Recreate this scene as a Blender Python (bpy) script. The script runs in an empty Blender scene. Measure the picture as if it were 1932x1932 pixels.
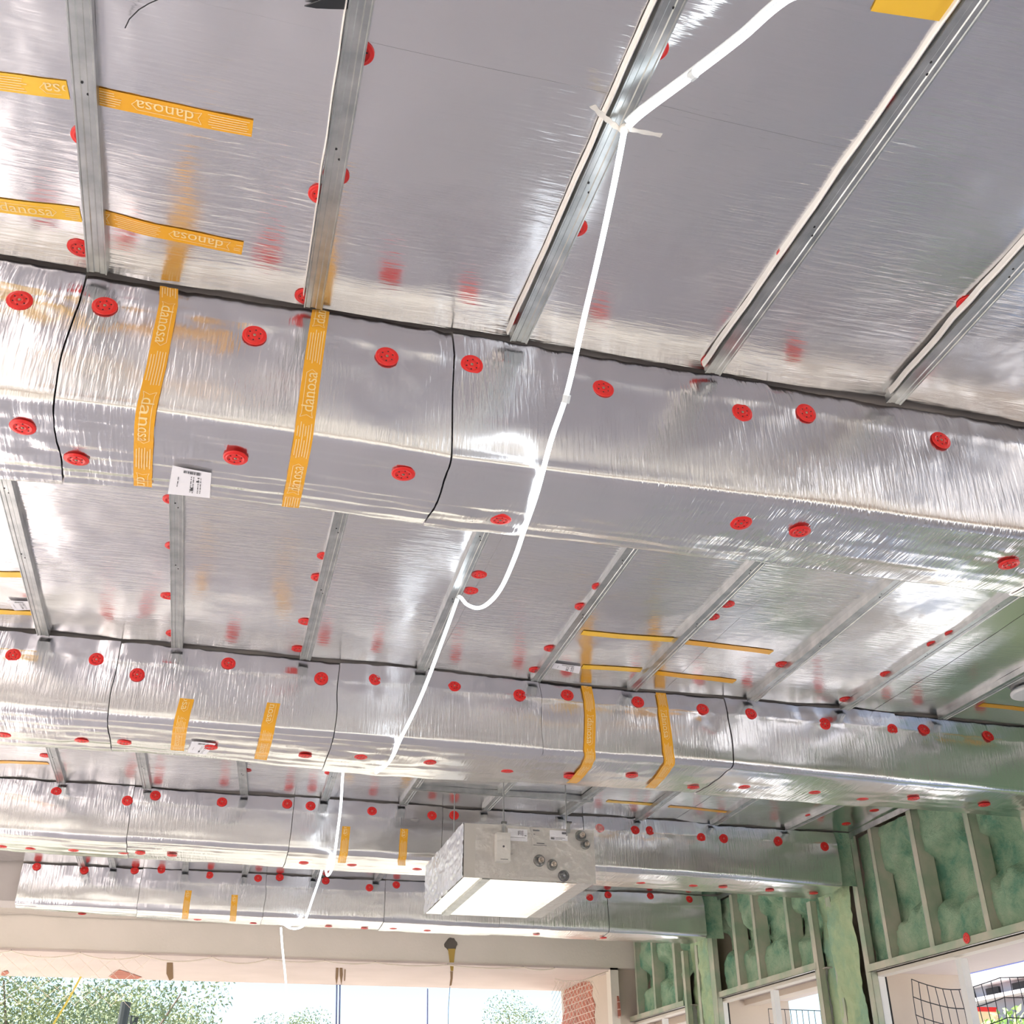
import bpy, math, random
from mathutils import Vector, Matrix, noise
random.seed(7)
SC = bpy.context.scene
COL = SC.collection

# ------------------------------------------------------------------ camera, sky, sun, exposure
CZ = 1.6                                   # eye height above the floor
YAW, PITCH, ROLL = 0.263824, 0.526308, -0.0076913
FPX = 2093.1
_f = Vector((math.sin(YAW)*math.cos(PITCH), math.cos(YAW)*math.cos(PITCH), math.sin(PITCH)))
_r0 = Vector((math.cos(YAW), -math.sin(YAW), 0)); _u0 = _r0.cross(_f)
RT = math.cos(ROLL)*_r0 + math.sin(ROLL)*_u0
UP = -math.sin(ROLL)*_r0 + math.cos(ROLL)*_u0
cam_d = bpy.data.cameras.new('camera'); cam = bpy.data.objects.new('camera', cam_d); COL.objects.link(cam)
cam.matrix_world = Matrix(((RT.x, UP.x, -_f.x, 0), (RT.y, UP.y, -_f.y, 0), (RT.z, UP.z, -_f.z, CZ), (0, 0, 0, 1)))
cam_d.sensor_width = 36; cam_d.lens = FPX/1932*36; cam_d.clip_start = .05; cam_d.clip_end = 500
SC.camera = cam
W = bpy.data.worlds.new('sky'); SC.world = W; W.use_nodes = True
nt = W.node_tree; bg = nt.nodes['Background']
sky = nt.nodes.new('ShaderNodeTexSky'); sky.sky_type = 'NISHITA'; sky.sun_disc = False
SUN_EL, SUN_AZ = math.radians(59), math.radians(-80)      # azimuth from +Y towards +X
sky.sun_elevation = SUN_EL; sky.sun_rotation = SUN_AZ; sky.altitude = 100
sky.air_density = 1.0; sky.dust_density = .3; sky.ozone_density = 2.0
nt.links.new(sky.outputs[0], bg.inputs[0]); bg.inputs[1].default_value = 0.095
sun_d = bpy.data.lights.new('sun', 'SUN'); sun = bpy.data.objects.new('sun', sun_d); COL.objects.link(sun)
sun_d.energy = 7.2; sun_d.angle = math.radians(.6); sun_d.color = (1, .95, .89)
sdir = Vector((math.sin(SUN_AZ)*math.cos(SUN_EL), math.cos(SUN_AZ)*math.cos(SUN_EL), math.sin(SUN_EL)))
sun.rotation_euler = sdir.to_track_quat('Z', 'Y').to_euler(); sun.location = sdir*40
SC.view_settings.view_transform = 'Standard'; SC.view_settings.look = 'None'
SC.view_settings.gamma = 1; SC.view_settings.use_curve_mapping = False
SC.view_settings.exposure = 1.58
SC.cycles.max_bounces = 10; SC.cycles.glossy_bounces = 6; SC.cycles.diffuse_bounces = 5; SC.cycles.transparent_max_bounces = 16
SC.cycles.caustics_reflective = True; SC.cycles.sample_clamp_indirect = 6; SC.cycles.blur_glossy = 1.0

# ------------------------------------------------------------------ measured points on the real planes
def ray(px, py):
    return _f + RT*((px-966)/FPX) - UP*((py-966)/FPX)
EYE = Vector((0, 0, CZ))
def onZ(px, py, z): r = ray(px, py); return EYE + r*((z-CZ)/r.z)
def onY(px, py, y): r = ray(px, py); return EYE + r*(y/r.y)
def onX(px, py, x): r = ray(px, py); return EYE + r*(x/r.x)

# ------------------------------------------------------------------ materials
def mat(name, col, rough=.6, metal=0., emit=None, estr=0., alpha=None):
    m = bpy.data.materials.new(name); m.use_nodes = True
    p = m.node_tree.nodes['Principled BSDF']
    p.inputs['Base Color'].default_value = (*col, 1); p.inputs['Roughness'].default_value = rough
    p.inputs['Metallic'].default_value = metal
    if emit: p.inputs['Emission Color'].default_value = (*emit, 1); p.inputs['Emission Strength'].default_value = estr
    return m
def nd(m, t, **k):
    n = m.node_tree.nodes.new(t)
    for a, b in k.items(): setattr(n, a, b)
    return n
def lk(m, a, b): m.node_tree.links.new(a, b)
def coords(m, scale=(1, 1, 1)):
    g = nd(m, 'ShaderNodeNewGeometry'); mp = nd(m, 'ShaderNodeMapping'); mp.inputs['Scale'].default_value = scale
    lk(m, g.outputs['Position'], mp.inputs['Vector']); return mp.outputs[0]
def noise_n(m, vec, scale, detail=3, rough=.5):
    n = nd(m, 'ShaderNodeTexNoise'); n.inputs['Scale'].default_value = scale; n.inputs['Detail'].default_value = detail
    n.inputs['Roughness'].default_value = rough; lk(m, vec, n.inputs['Vector']); return n.outputs['Fac']
def ramp(m, fac, stops):
    r = nd(m, 'ShaderNodeValToRGB'); e = r.color_ramp.elements
    while len(e) < len(stops): e.new(.5)
    for i, (p, c) in enumerate(stops): e[i].position = p; e[i].color = (*c, 1)
    lk(m, fac, r.inputs[0]); return r.outputs[0]
def mth(m, op, a, b):
    n = nd(m, 'ShaderNodeMath', operation=op)
    for i, v in enumerate((a, b)):
        if isinstance(v, (int, float)): n.inputs[i].default_value = v
        else: lk(m, v, n.inputs[i])
    return n.outputs[0]
def bump(m, h, strength, dist, prev=None):
    b = nd(m, 'ShaderNodeBump'); b.inputs['Strength'].default_value = strength; b.inputs['Distance'].default_value = dist
    lk(m, h, b.inputs['Height'])
    if prev: lk(m, prev, b.inputs['Normal'])
    return b.outputs[0]
def pb(m): return m.node_tree.nodes['Principled BSDF']

def foil(name, fine, col=(.84, .83, .835), rough=.2):
    """aluminium facing: fine creases run along one axis, patchy, over soft dents"""
    m = mat(name, col, rough, 1.0)
    v = coords(m, fine); n1 = noise_n(m, v, 1, 2.5, .6)
    v2 = coords(m); mask = noise_n(m, v2, 1.7, 2)
    mk = ramp(m, mask, [(.35, (.12,)*3), (.68, (1,)*3)])
    h1 = mth(m, 'MULTIPLY', n1, mk)
    n2 = noise_n(m, v2, 3.2, 3, .45)
    b = bump(m, n2, .55, .02); b = bump(m, h1, .75, .0045, b)
    lk(m, b, pb(m).inputs['Normal'])
    rr = ramp(m, noise_n(m, v2, 2.3, 3), [(.3, (rough*.78,)*3), (.7, (rough*1.12,)*3)])
    lk(m, rr, pb(m).inputs['Roughness'])
    cc = ramp(m, noise_n(m, v2, .9, 3), [(.3, tuple(c*.95 for c in col)), (.7, tuple(min(1, c*1.04) for c in col))])
    lk(m, cc, pb(m).inputs['Base Color'])
    return m
M_foil_c = foil('foil_ceiling', (7, 75, 7), rough=.235)
M_foil_b = foil('foil_beam', (85, 6, 9), rough=.23)
M_foil_d = foil('foil_duct', (30, 30, 30), (.60, .62, .67), .34)
M_wool = mat('mineral_wool', (.14, .105, .06), 1)
_n = noise_n(M_wool, coords(M_wool), 60, 4)
lk(M_wool, ramp(M_wool, _n, [(.3, (.02, .017, .013)), (.7, (.19, .14, .08))]), pb(M_wool).inputs['Base Color'])
M_galv = mat('galvanised_steel', (.62, .63, .62), .33, .92)
lk(M_galv, ramp(M_galv, noise_n(M_galv, coords(M_galv), 14, 4), [(.3, (.40, .42, .42)), (.7, (.60, .61, .60))]), pb(M_galv).inputs['Base Color'])
M_dark = mat('dark_gap', (.02, .02, .022), .8)
M_red = mat('red_plastic', (.78, .022, .018), .32)
M_screw = mat('screw_steel', (.35, .3, .22), .35, .8)
M_tape = mat('orange_tape', (.88, .43, .025), .3)
M_tape2 = mat('yellow_tape', (.93, .56, .05), .3)
M_print = mat('tape_print', (.95, .74, .36), .4)
M_paper = mat('paper_label', (.86, .85, .88), .6)
M_ink = mat('label_ink', (.08, .08, .09), .6)
M_conc = mat('concrete', (.5, .47, .44), .85)
lk(M_conc, ramp(M_conc, noise_n(M_conc, coords(M_conc), 1.2, 6), [(.3, (.42, .38, .36)), (.7, (.56, .51, .48))]), pb(M_conc).inputs['Base Color'])
def plaster(name, a, b, bs=.3):
    m = mat(name, a, .9)
    lk(m, ramp(m, noise_n(m, coords(m), 2.2, 5), [(.3, a), (.7, b)]), pb(m).inputs['Base Color'])
    lk(m, bump(m, noise_n(m, coords(m), 40, 4), bs, .004), pb(m).inputs['Normal']); return m
M_cream = plaster('cream_render', (.74, .67, .58), (.80, .72, .63))
M_pink = plaster('pinkish_plaster', (.60, .505, .455), (.66, .56, .51))
M_white = plaster('white_paint', (.82, .81, .79), (.88, .87, .86), .1)
M_beige = plaster('beige_render', (.62, .52, .43), (.68, .575, .48))
M_foam = mat('green_spray_foam', (.3, .5, .34), .95)
_v = coords(M_foam)
lk(M_foam, ramp(M_foam, noise_n(M_foam, _v, 4.2, 8, .68), [(.36, (.17, .39, .26)), (.48, (.35, .54, .35)), (.56, (.43, .60, .40)), (.66, (.54, .66, .46))]), pb(M_foam).inputs['Base Color'])
lk(M_foam, bump(M_foam, noise_n(M_foam, _v, 24, 7, .7), 1.0, .035), pb(M_foam).inputs['Normal'])
M_foam2 = mat('yellow_green_spray_foam', (.42, .56, .33), .95)
lk(M_foam2, ramp(M_foam2, noise_n(M_foam2, _v2 := coords(M_foam2), 3.6, 7, .6), [(.34, (.25, .42, .30)), (.52, (.40, .52, .31)), (.7, (.50, .57, .34))]), pb(M_foam2).inputs['Base Color'])
lk(M_foam2, bump(M_foam2, noise_n(M_foam2, _v2, 22, 6, .6), .6, .02), pb(M_foam2).inputs['Normal'])
M_stud = mat('dusty_stud', (.50, .50, .40), .6, .25)
lk(M_stud, ramp(M_stud, noise_n(M_stud, coords(M_stud), 5, 4), [(.35, (.36, .45, .32)), (.65, (.58, .54, .44))]), pb(M_stud).inputs['Base Color'])
M_brick = mat('exposed_brick', (.5, .22, .15), .9)
_b = nd(M_brick, 'ShaderNodeTexBrick'); _b.inputs['Color1'].default_value = (.50, .17, .11, 1); _b.inputs['Color2'].default_value = (.36, .12, .08, 1)
_b.inputs['Mortar'].default_value = (.72, .55, .47, 1); _b.inputs['Scale'].default_value = 3.4; _b.inputs['Mortar Size'].default_value = .016
_g = nd(M_brick, 'ShaderNodeNewGeometry'); _s = nd(M_brick, 'ShaderNodeSeparateXYZ'); _c = nd(M_brick, 'ShaderNodeCombineXYZ')
lk(M_brick, _g.outputs['Position'], _s.inputs[0]); lk(M_brick, _s.outputs[1], _c.inputs[0]); lk(M_brick, _s.outputs[2], _c.inputs[1]); lk(M_brick, _c.outputs[0], _b.inputs[0])
lk(M_brick, _b.outputs[0], pb(M_brick).inputs['Base Color'])
M_floor = mat('dusty_floor', (.5, .45, .42), .7)
lk(M_floor, ramp(M_floor, noise_n(M_floor, coords(M_floor), .8, 6), [(.3, (.68, .63, .62)), (.7, (.78, .73, .72))]), pb(M_floor).inputs['Base Color'])
M_ground = plaster('pale_gravel', (.20, .185, .15), (.27, .25, .21))
M_grass = plaster('dry_grass', (.22, .27, .10), (.36, .36, .17))
M_led = mat('led_rope', (.9, .95, 1), .4, 0, (.86, .94, 1.0), 1.7)
M_clear = mat('silicone_sleeve', (.75, .8, .82), .3)
M_cloth = mat('beige_cloth', (.72, .68, .62), .9)
M_unit = mat('beige_sheet_metal', (.56, .53, .48), .45, .1)
M_mirror = mat('bright_sheet_metal', (.86, .84, .82), .12, 1.0)
lk(M_mirror, bump(M_mirror, noise_n(M_mirror, coords(M_mirror, (3, 3, 3)), 4, 3), .25, .01), pb(M_mirror).inputs['Normal'])
M_black = mat('black_rubber', (.015, .017, .02), .5)
M_brass = mat('copper_end', (.5, .42, .33), .3, .9)
M_rod = mat('threaded_rod', (.3, .3, .3), .4, .8)
M_rust = mat('rust_stain', (.16, .085, .03), .95)
M_ochre = mat('ochre_stain', (.48, .32, .08), .95)
M_hole = mat('hole_dark', (.14, .12, .10), 1)  # dark inside of the lintel hole, put into the colour
M_net = mat('white_net', (.85, .74, .62), .8)
M_bnet = mat('black_net', (.03, .035, .05), .7)
M_yel = mat('yellow_strap', (.85, .75, .12), .6)
M_bluew = mat('pale_blue_trim', (.62, .72, .95), .35)
M_blue = mat('blue_edge', (.03, .06, .6), .5)
M_grey = mat('grey_cladding', (.30, .31, .36), .7)
M_lgrey = mat('light_ledge', (.55, .55, .56), .7)
M_leaf = mat('olive_leaf', (.12, .16, .055), .7)
lk(M_leaf, ramp(M_leaf, noise_n(M_leaf, coords(M_leaf), 1.1, 4), [(.3, (.12, .17, .12)), (.55, (.26, .31, .15)), (.72, (.44, .46, .22))]), pb(M_leaf).inputs['Base Color'])
M_bright_leaf = mat('hedge_leaf', (.25, .42, .08), .7)
lk(M_bright_leaf, ramp(M_bright_leaf, noise_n(M_bright_leaf, coords(M_bright_leaf), 3, 4), [(.3, (.12, .28, .07)), (.7, (.42, .55, .16))]), pb(M_bright_leaf).inputs['Base Color'])
M_bark = mat('bark', (.16, .12, .09), .9)
M_pole = mat('dark_pole', (.05, .055, .05), .6)
M_cable = mat('blue_grey_cable', (.18, .22, .42), .5)
M_film = bpy.data.materials.new('clear_film'); M_film.use_nodes = True
_t = M_film.node_tree; _t.nodes.remove(_t.nodes['Principled BSDF'])
_o = _t.nodes['Material Output']; _mx = _t.nodes.new('ShaderNodeMixShader'); _tr = _t.nodes.new('ShaderNodeBsdfTransparent'); _gl = _t.nodes.new('ShaderNodeBsdfGlossy')
_gl.inputs['Roughness'].default_value = .15; _mx.inputs[0].default_value = .16; _gl.inputs['Color'].default_value = (.9, .88, .88, 1)
_t.links.new(_tr.outputs[0], _mx.inputs[1]); _t.links.new(_gl.outputs[0], _mx.inputs[2]); _t.links.new(_mx.outputs[0], _o.inputs[0])
lk(M_film, bump(M_film, noise_n(M_film, coords(M_film), 18, 4), .9, .03), _gl.inputs['Normal'])

# ------------------------------------------------------------------ mesh helpers
class MB:
    def __init__(s): s.v = []; s.f = []
    def add(s, vs, fs):
        n = len(s.v); s.v += [tuple(v) for v in vs]; s.f += [tuple(i+n for i in f) for f in fs]; return s
    def box(s, a, b):
        x0, y0, z0 = (min(p, q) for p, q in zip(a, b)); x1, y1, z1 = (max(p, q) for p, q in zip(a, b))
        return s.add([(x0, y0, z0), (x1, y0, z0), (x1, y1, z0), (x0, y1, z0), (x0, y0, z1), (x1, y0, z1), (x1, y1, z1), (x0, y1, z1)],
                     [(0, 3, 2, 1), (4, 5, 6, 7), (0, 1, 5, 4), (1, 2, 6, 5), (2, 3, 7, 6), (3, 0, 4, 7)])
    def tube(s, pts, r, n=8, cap=True):
        pts = [Vector(p) for p in pts]; rings = []
        up = Vector((0, 0, 1)); prev = None
        for i, p in enumerate(pts):
            t = (pts[min(i+1, len(pts)-1)]-pts[max(i-1, 0)]).normalized()
            if prev is None:
                a = t.cross(up)
                if a.length < .05: a = t.cross(Vector((1, 0, 0)))
            else: a = prev - t*prev.dot(t)
            a.normalize(); prev = a; b = t.cross(a)
            rr = r[i] if isinstance(r, (list, tuple)) else r
            rings.append([p + a*math.cos(2*math.pi*k/n)*rr + b*math.sin(2*math.pi*k/n)*rr for k in range(n)])
        vs = [v for g in rings for v in g]; fs = []
        for i in range(len(pts)-1):
            for k in range(n):
                fs.append((i*n+k, i*n+(k+1) % n, (i+1)*n+(k+1) % n, (i+1)*n+k))
        if cap: fs += [tuple(range(n))[::-1], tuple((len(pts)-1)*n+k for k in range(n))]
        return s.add(vs, fs)
    def grid(s, fn, nu, nv):
        vs = [fn(i/nu, j/nv) for i in range(nu+1) for j in range(nv+1)]
        fs = [(i*(nv+1)+j, (i+1)*(nv+1)+j, (i+1)*(nv+1)+j+1, i*(nv+1)+j+1) for i in range(nu) for j in range(nv)]
        return s.add(vs, fs)
    def lathe(s, prof, n, c=(0, 0, 0), ax='z'):
        """prof: (r, h) pairs from centre to rim and back"""
        vs = []
        for r, h in prof:
            for k in range(n):
                a = 2*math.pi*k/n; p = (r*math.cos(a), r*math.sin(a), h)
                if ax == 'y': p = (p[0], p[2], p[1])
                vs.append((p[0]+c[0], p[1]+c[1], p[2]+c[2]))
        fs = [(i*n+k, i*n+(k+1) % n, (i+1)*n+(k+1) % n, (i+1)*n+k) for i in range(len(prof)-1) for k in range(n)]
        fs += [tuple(range(n))[::-1], tuple((len(prof)-1)*n+k for k in range(n))]
        return s.add(vs, fs)
    def build(s, name, m, parent=None, smooth=False, origin=None):
        me = bpy.data.meshes.new(name)
        vs = s.v
        if origin is not None: vs = [(v[0]-origin[0], v[1]-origin[1], v[2]-origin[2]) for v in vs]
        me.from_pydata(vs, [], s.f); me.validate(); me.update()
        if smooth: me.polygons.foreach_set('use_smooth', [True]*len(me.polygons))
        me.materials.append(m)
        o = bpy.data.objects.new(name, me); COL.objects.link(o)
        if origin is not None: o.location = origin
        if parent:
            o.parent = parent
            if origin is None:
                w_, q = Vector((0, 0, 0)), parent
                while q: w_ += q.location; q = q.parent
                o.location = -w_
        return o
def tag(o, label=None, cat=None, group=None, kind=None):
    if label: o['label'] = label
    if cat: o['category'] = cat
    if group: o['group'] = group
    if kind: o['kind'] = kind
    return o
def empty(name, loc, label, cat, group=None):
    o = bpy.data.objects.new(name, None); COL.objects.link(o); o.location = loc; o.empty_display_size = .1
    return tag(o, label, cat, group)
def struct(name, mb, m, parent=None, smooth=False):
    o = mb.build(name, m, parent, smooth)
    if not parent: o['kind'] = 'structure'
    return o
def lerp(a, b, t): return a+(b-a)*t
def interp(tab, x):
    if x <= tab[0][0]: return tab[0][1]
    for (a, p), (b, q) in zip(tab, tab[1:]):
        if x <= b: return lerp(p, q, (x-a)/(b-a))
    return tab[-1][1]
def nz(x, y, z): return noise.noise(Vector((x, y, z)))
ORD = ['first', 'second', 'third', 'fourth', 'fifth', 'sixth', 'seventh', 'eighth', 'ninth', 'tenth', 'eleventh', 'twelfth', 'thirteenth',
       'fourteenth', 'fifteenth', 'sixteenth', 'seventeenth', 'eighteenth', 'nineteenth', 'twentieth', 'twenty-first', 'twenty-second', 'twenty-third', 'twenty-fourth', 'twenty-fifth']

# ------------------------------------------------------------------ the room shell
S = CZ+2.07                      # height of the foil ceiling
XL, XR, YB, YF = -3.5, 4.80, -5.5, 12.13
BY = [2.447, 4.993, 7.369, 9.750]             # front faces of the foil beams
BD = [.37, .50, .49, .40]                     # their depths
BZ = [CZ+1.612, CZ+1.687, CZ+1.707, CZ+1.722]  # undersides
struct('floor', MB().box((XL-.4, YB-.4, -.2), (5.2, 14.2, 0)), M_floor)
struct('ceiling', MB().box((XL-.4, YB-.4, S+.06), (5.2, YF+2.0, S+.3)), M_conc)
for k in range(4):
    struct('trim_%d' % (k+1), MB().box((XL, BY[k]+.05, BZ[k]+.045), (4.60, BY[k]+BD[k]-.05, S+.06)), M_conc)
# far wall: a lintel over a wide opening, deep soffit, jamb at the right
w = MB().box((XL-.4, YF, CZ+1.755), (XR+.4, YF+.42, S+.06))
wf = struct('wall_far', w, M_cream)
struct('drip_strip', MB().box((XL-.4, YF-.012, CZ+1.735), (4.42, YF+.45, CZ+1.755)), M_pink, wf)
struct('soffit', MB().box((XL-.4, YF+.45, CZ+1.76), (XR+.4, 14.15, CZ+1.95)), M_pink, wf)
MB().box((4.33, YF-.012, 0), (4.42, YF+.12, CZ+1.755)).build('jamb_strip', M_cream, wf)
MB().box((4.40, YF+.1, 0), (4.9, 14.15, CZ+1.76)).build('jamb', M_beige, wf)
MB().box((XL-.4, YF, 0), (-3.9, YF+.42, CZ+1.76)).build('pier', M_cream, wf)
MB().box((-3.9, YF+.05, 0), (4.35, YF+.35, .9)).build('parapet', M_cream, wf)
# brick showing through the broken render on the jamb
def patch(pts, x, m, name, par):
    vs = [(x, p.y, p.z) for p in pts] + [(x+.02, p.y, p.z) for p in pts]; n = len(pts)
    mb = MB().add(vs, [tuple(range(n)), tuple(range(n, 2*n))[::-1]] + [(i, (i+1) % n, (i+1) % n+n, i+n) for i in range(n)])
    return mb.build(name, m, par)
bp = [(1066, 1868), (1080, 1862), (1096, 1852), (1112, 1852), (1118, 1862), (1117, 1880), (1123, 1896), (1121, 1915), (1126, 1960), (1122, 2000), (1068, 2000), (1070, 1960), (1060, 1930), (1066, 1905), (1062, 1885)]
patch([onX(a, b, 4.396) for a, b in bp], 4.392, M_brick, 'brick_patch', wf)
bp = [(1152, 1872), (1156, 1890), (1158, 1915), (1154, 1924), (1149, 1908), (1148, 1893), (1150, 1882)]
patch([onX(a, b, 4.33) for a, b in bp], 4.392, M_brick, 'brick_patch', wf)
# stains, a dark hole and repairs on the lintel and soffit
def flat_patch(pts, m, name, par, lift=Vector((0, -.004, 0))):
    n = len(pts); return MB().add([p+lift for p in pts], [tuple(range(n))]).build(name, m, par)
def blob(px, py, rx, ry, y, m, name, par):
    pts = [onY(px+rx*math.cos(a*.35)*(1+.15*math.sin(a*5)), py+ry*math.sin(a*.35)*(1+.12*math.cos(a*3)), y) for a in range(18)]
    return flat_patch(pts, m, name, par)
blob(851, 1782, 12, 13, YF, M_hole, 'dark_hole', wf)  # hole above the drip, drawn as a flat blotch of dark colour
flat_patch([onY(a, b, YF) for a, b in [(845, 1790), (859, 1790), (857, 1806), (855, 1832), (850, 1832), (847, 1806)]], M_ochre, 'drip_stain', wf, Vector((0, -.006, 0)))
ZS = CZ+1.76
def zpatch(pts, m, name): return flat_patch([onZ(a, b, ZS) for a, b in pts], m, name, wf, Vector((0, 0, -.005)))
zpatch([(849, 1823), (855, 1823), (854, 1845), (852, 1858), (848, 1860), (850, 1845)], M_rust, 'drip_stain')
for q in [[(634, 1822), (639, 1822), (638, 1842), (635, 1858), (633, 1845)], [(641, 1820), (646, 1821), (647, 1838), (644, 1858), (641, 1840)], [(650, 1828), (652, 1828), (651, 1850), (649, 1850)]]:
    zpatch(q, M_rust, 'drip_stain')
zpatch([(205, 1842), (217, 1832), (225, 1829), (240, 1833), (268, 1843), (260, 1846), (215, 1846)], M_brick, 'spalled_patch')
zpatch([(315, 1815), (326, 1814), (327, 1845), (320, 1850), (314, 1836)], M_rust, 'crack_stain')
zpatch([(4, 1833), (14, 1830), (17, 1835), (10, 1840), (2, 1839)], M_brick, 'spalled_patch')
# left and back walls (openings that let the daylight in)
w = MB().box((XL-.35, YB-.4, 2.75), (XL, YF+.4, S+.06))
wl = struct('wall_left', w, M_cream)
for y in (-5.9, -2.4, 1.2, 4.9, 8.5, 12.0): MB().box((XL-.35, y, 0), (XL, y+.45, 2.95)).build('pier', M_cream, wl)
w = MB().box((XL, YB-.4, 2.9), (XR+.4, YB, S+.06))
wb = struct('wall_back', w, M_cream)
for x in (-3.5, -.8, 2.0, 4.6): MB().box((x, YB-.4, 0), (x+.5, YB, 2.9)).build('pier', M_cream, wb)

# ---- right wall: spray foam between steel studs over three windows
XE0 = [4.50, 4.48, 4.44, 4.42]
FX = 4.58                                      # plane of the stud faces
HZ = {'A': (CZ+1.10, 5.45, 7.42), 'B': (CZ+1.215, 8.14, 10.03), 'C': (CZ+1.235, 10.75, 12.5)}
back = MB()
back.box((4.86, YB-.4, S-.9), (5.0, YF+.4, S+.06))
back.box((XR, 7.45, 0), (5.0, 8.11, S-.9)); back.box((XR, 10.06, 0), (5.0, 10.72, S-.9))
back.box((XR, 4.85, 0), (5.0, 5.45, S-.9)); back.box((XR, YB-.4, 0), (5.0, 2.9, .9)); back.box((XR, 2.4, 0), (5.0, 3.0, S-.9)); back.box((XR, -.2, 0), (5.0, .4, S-.9)); back.box((XR, -3, 0), (5.0, -2.4, S-.9))
back.box((XR, YB-.4, 0), (5.0, YF+.4, .25))
wr = struct('wall_right', back, M_beige)
def foam_sheet(name, y0, y1, z0, z1, m, seed, full=False, base=4.735, amp=.095, nu=None):
    n_u = max(8, int((y1-y0)/.02)); n_v = max(8, int((z1-z0)/.02))
    def fn(u, v):
        y = lerp(y0, y1, u); z = lerp(z0, z1, v)
        e = .07*nz(y*3.1, z*1.5, seed)+.05*nz(y*9, z*3, seed+4)
        if full: k = 1
        else:
            lo = z0+.29+e*1.6; hi = z1-.27+e*2.4
            k = 1/(1+math.exp(max(-30, min(30, (z-lo)/.012)))) + 1/(1+math.exp(max(-30, min(30, (hi-z)/.012))))
            k = min(1, k)
        x = base - amp*k - .02*nz(y*6, z*6, seed+9) - .014*nz(y*17, z*17, seed) - .007*nz(y*37, z*33, seed) - .02*nz(y*2.2, z*2.2, seed+2)
        return (x, y, z)
    return MB().grid(fn, n_u, n_v).build(name, m, wr, True)
# foam above window A runs on towards the camera
edgesA = [5.05, 5.55, 6.06, 6.66, 7.20]
for i, (a, b) in enumerate([(2.9, 3.5), (3.5, 4.1), (4.1, 4.7), (4.7, 5.5)] + list(zip(edgesA[1:], edgesA[2:]))):
    foam_sheet('spray_foam', a, b, HZ['A'][0]+.003, S-.03, M_foam, 3.7+i*5.1)
foam_sheet('spray_foam', 7.20, 7.45, HZ['A'][0]+.003, S-.03, M_foam, 8.2, True, 4.70, .04)
for i, (a, b) in enumerate([(8.12, 8.52), (8.52, 9.13), (9.13, 9.53), (9.53, 9.92)]):
    foam_sheet('spray_foam', a, b, HZ['B'][0]+.003, S-.03, M_foam, 31.7+i*7.1)
for i, (a, b) in enumerate([(10.72, 10.95), (10.95, 11.5), (11.5, 12.0), (12.0, 12.13)]):
    foam_sheet('spray_foam', a, b, HZ['C'][0]+.003, S-.03, M_foam, 71.7+i*3.3)
foam_sheet('column_foam', 7.50, 7.86, .0, S-.03, M_foam2, 5.5, True, 4.62, .055)
foam_sheet('column_foam', 7.86, 8.12, .0, S-.03, M_foam2, 15.5, True, 4.70, .05)
foam_sheet('column_foam', 10.05, 10.40, .0, S-.03, M_foam2, 25.5, True, 4.64, .055)
foam_sheet('column_foam', 10.40, 10.72, .0, S-.03, M_foam2, 35.5, True, 4.72, .05)
foam_sheet('column_foam', 4.95, 5.42, .0, S-.03, M_foam2, 45.5, True, 4.66, .055)

for k, zz in ((2, 5.5), (3, 25.5)):                    # foam packed round the beam ends
    def fn(u, v, k=k): x = lerp(XE0[k]-.015, 4.60, u); z = lerp(BZ[k]-.03, S-.01, v); return (x, BY[k]+.03-.012*nz(x*9, z*7, k)-.02*nz(x*3, z*3, k+4), z)
    MB().grid(fn, 10, 24).build('beam_end_foam', M_foam, wr, True)
def stud(y0, y1, z0, z1, desc, x=FX, depth=.12):
    o = empty('steel_stud', (x, y0, z0), desc, 'stud', 'steel studs along the green foam wall')
    mb = MB()
    mb.box((x, y0, z0), (x+.0018, y1, z1))                     # face flange
    mb.box((x, y0, z0), (x+depth, y0+.002, z1))                # web, seen from the camera side
    mb.box((x+depth-.002, y0, z0), (x+depth, y1, z1))
    mb.build('web', M_stud, o)
    lp = MB().box((x-.001, y1-.0025, z0), (x+.012, y1, z1)); lp.build('lip', M_galv, o)
    return o
sd = [('A', 5.50, 5.55, 'stud nearest the frame edge above the barred window at right'),
      ('A', 6.02, 6.07, 'middle stud of the foam panel above the barred window at right'),
      ('A', 6.61, 6.665, 'stud left of the middle one above the barred window at right'),
      ('A', 7.12, 7.165, 'narrow stud beside the dark slot right of the third beam end'),
      ('B', 8.50, 8.55, 'right stud of the foam panel between third and fourth beam'),
      ('B', 9.09, 9.14, 'middle stud of the foam panel between third and fourth beam'),
      ('B', 9.49, 9.55, 'left stud of the foam panel between third and fourth beam'),
      ('C', 10.90, 10.96, 'right stud of the farthest foam panel under the fourth beam'),
      ('C', 11.48, 11.53, 'middle stud of the farthest foam panel under the fourth beam'),
      ('C', 11.98, 12.03, 'leftmost stud of the farthest foam panel by the cream lintel')]
for w_, a, b, d in sd: stud(a, b, HZ[w_][0]+.045, S-.03, 'green-stained steel '+d)
for y0, y1, zt, d in [(7.395, 7.46, S-.03, 'tall steel post of the foam column under the third beam end'),
                      (7.80, 7.87, BZ[2], 'beige middle post in the green column below the third beam'),
                      (8.10, 8.165, BZ[2]+.0, 'beige post at the left edge of the column below third beam'),
                      (9.93, 10.03, S-.03, 'tall steel post of the foam column at the fourth beam end'),
                      (10.33, 10.39, BZ[3], 'olive middle post in the green column below the fourth beam'),
                      (10.66, 10.72, BZ[3], 'olive post left in the column below the fourth beam')]:
    stud(y0, y1, 0, zt, d, FX-.03 if y1-y0 > .08 else FX-.01, .05)
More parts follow.
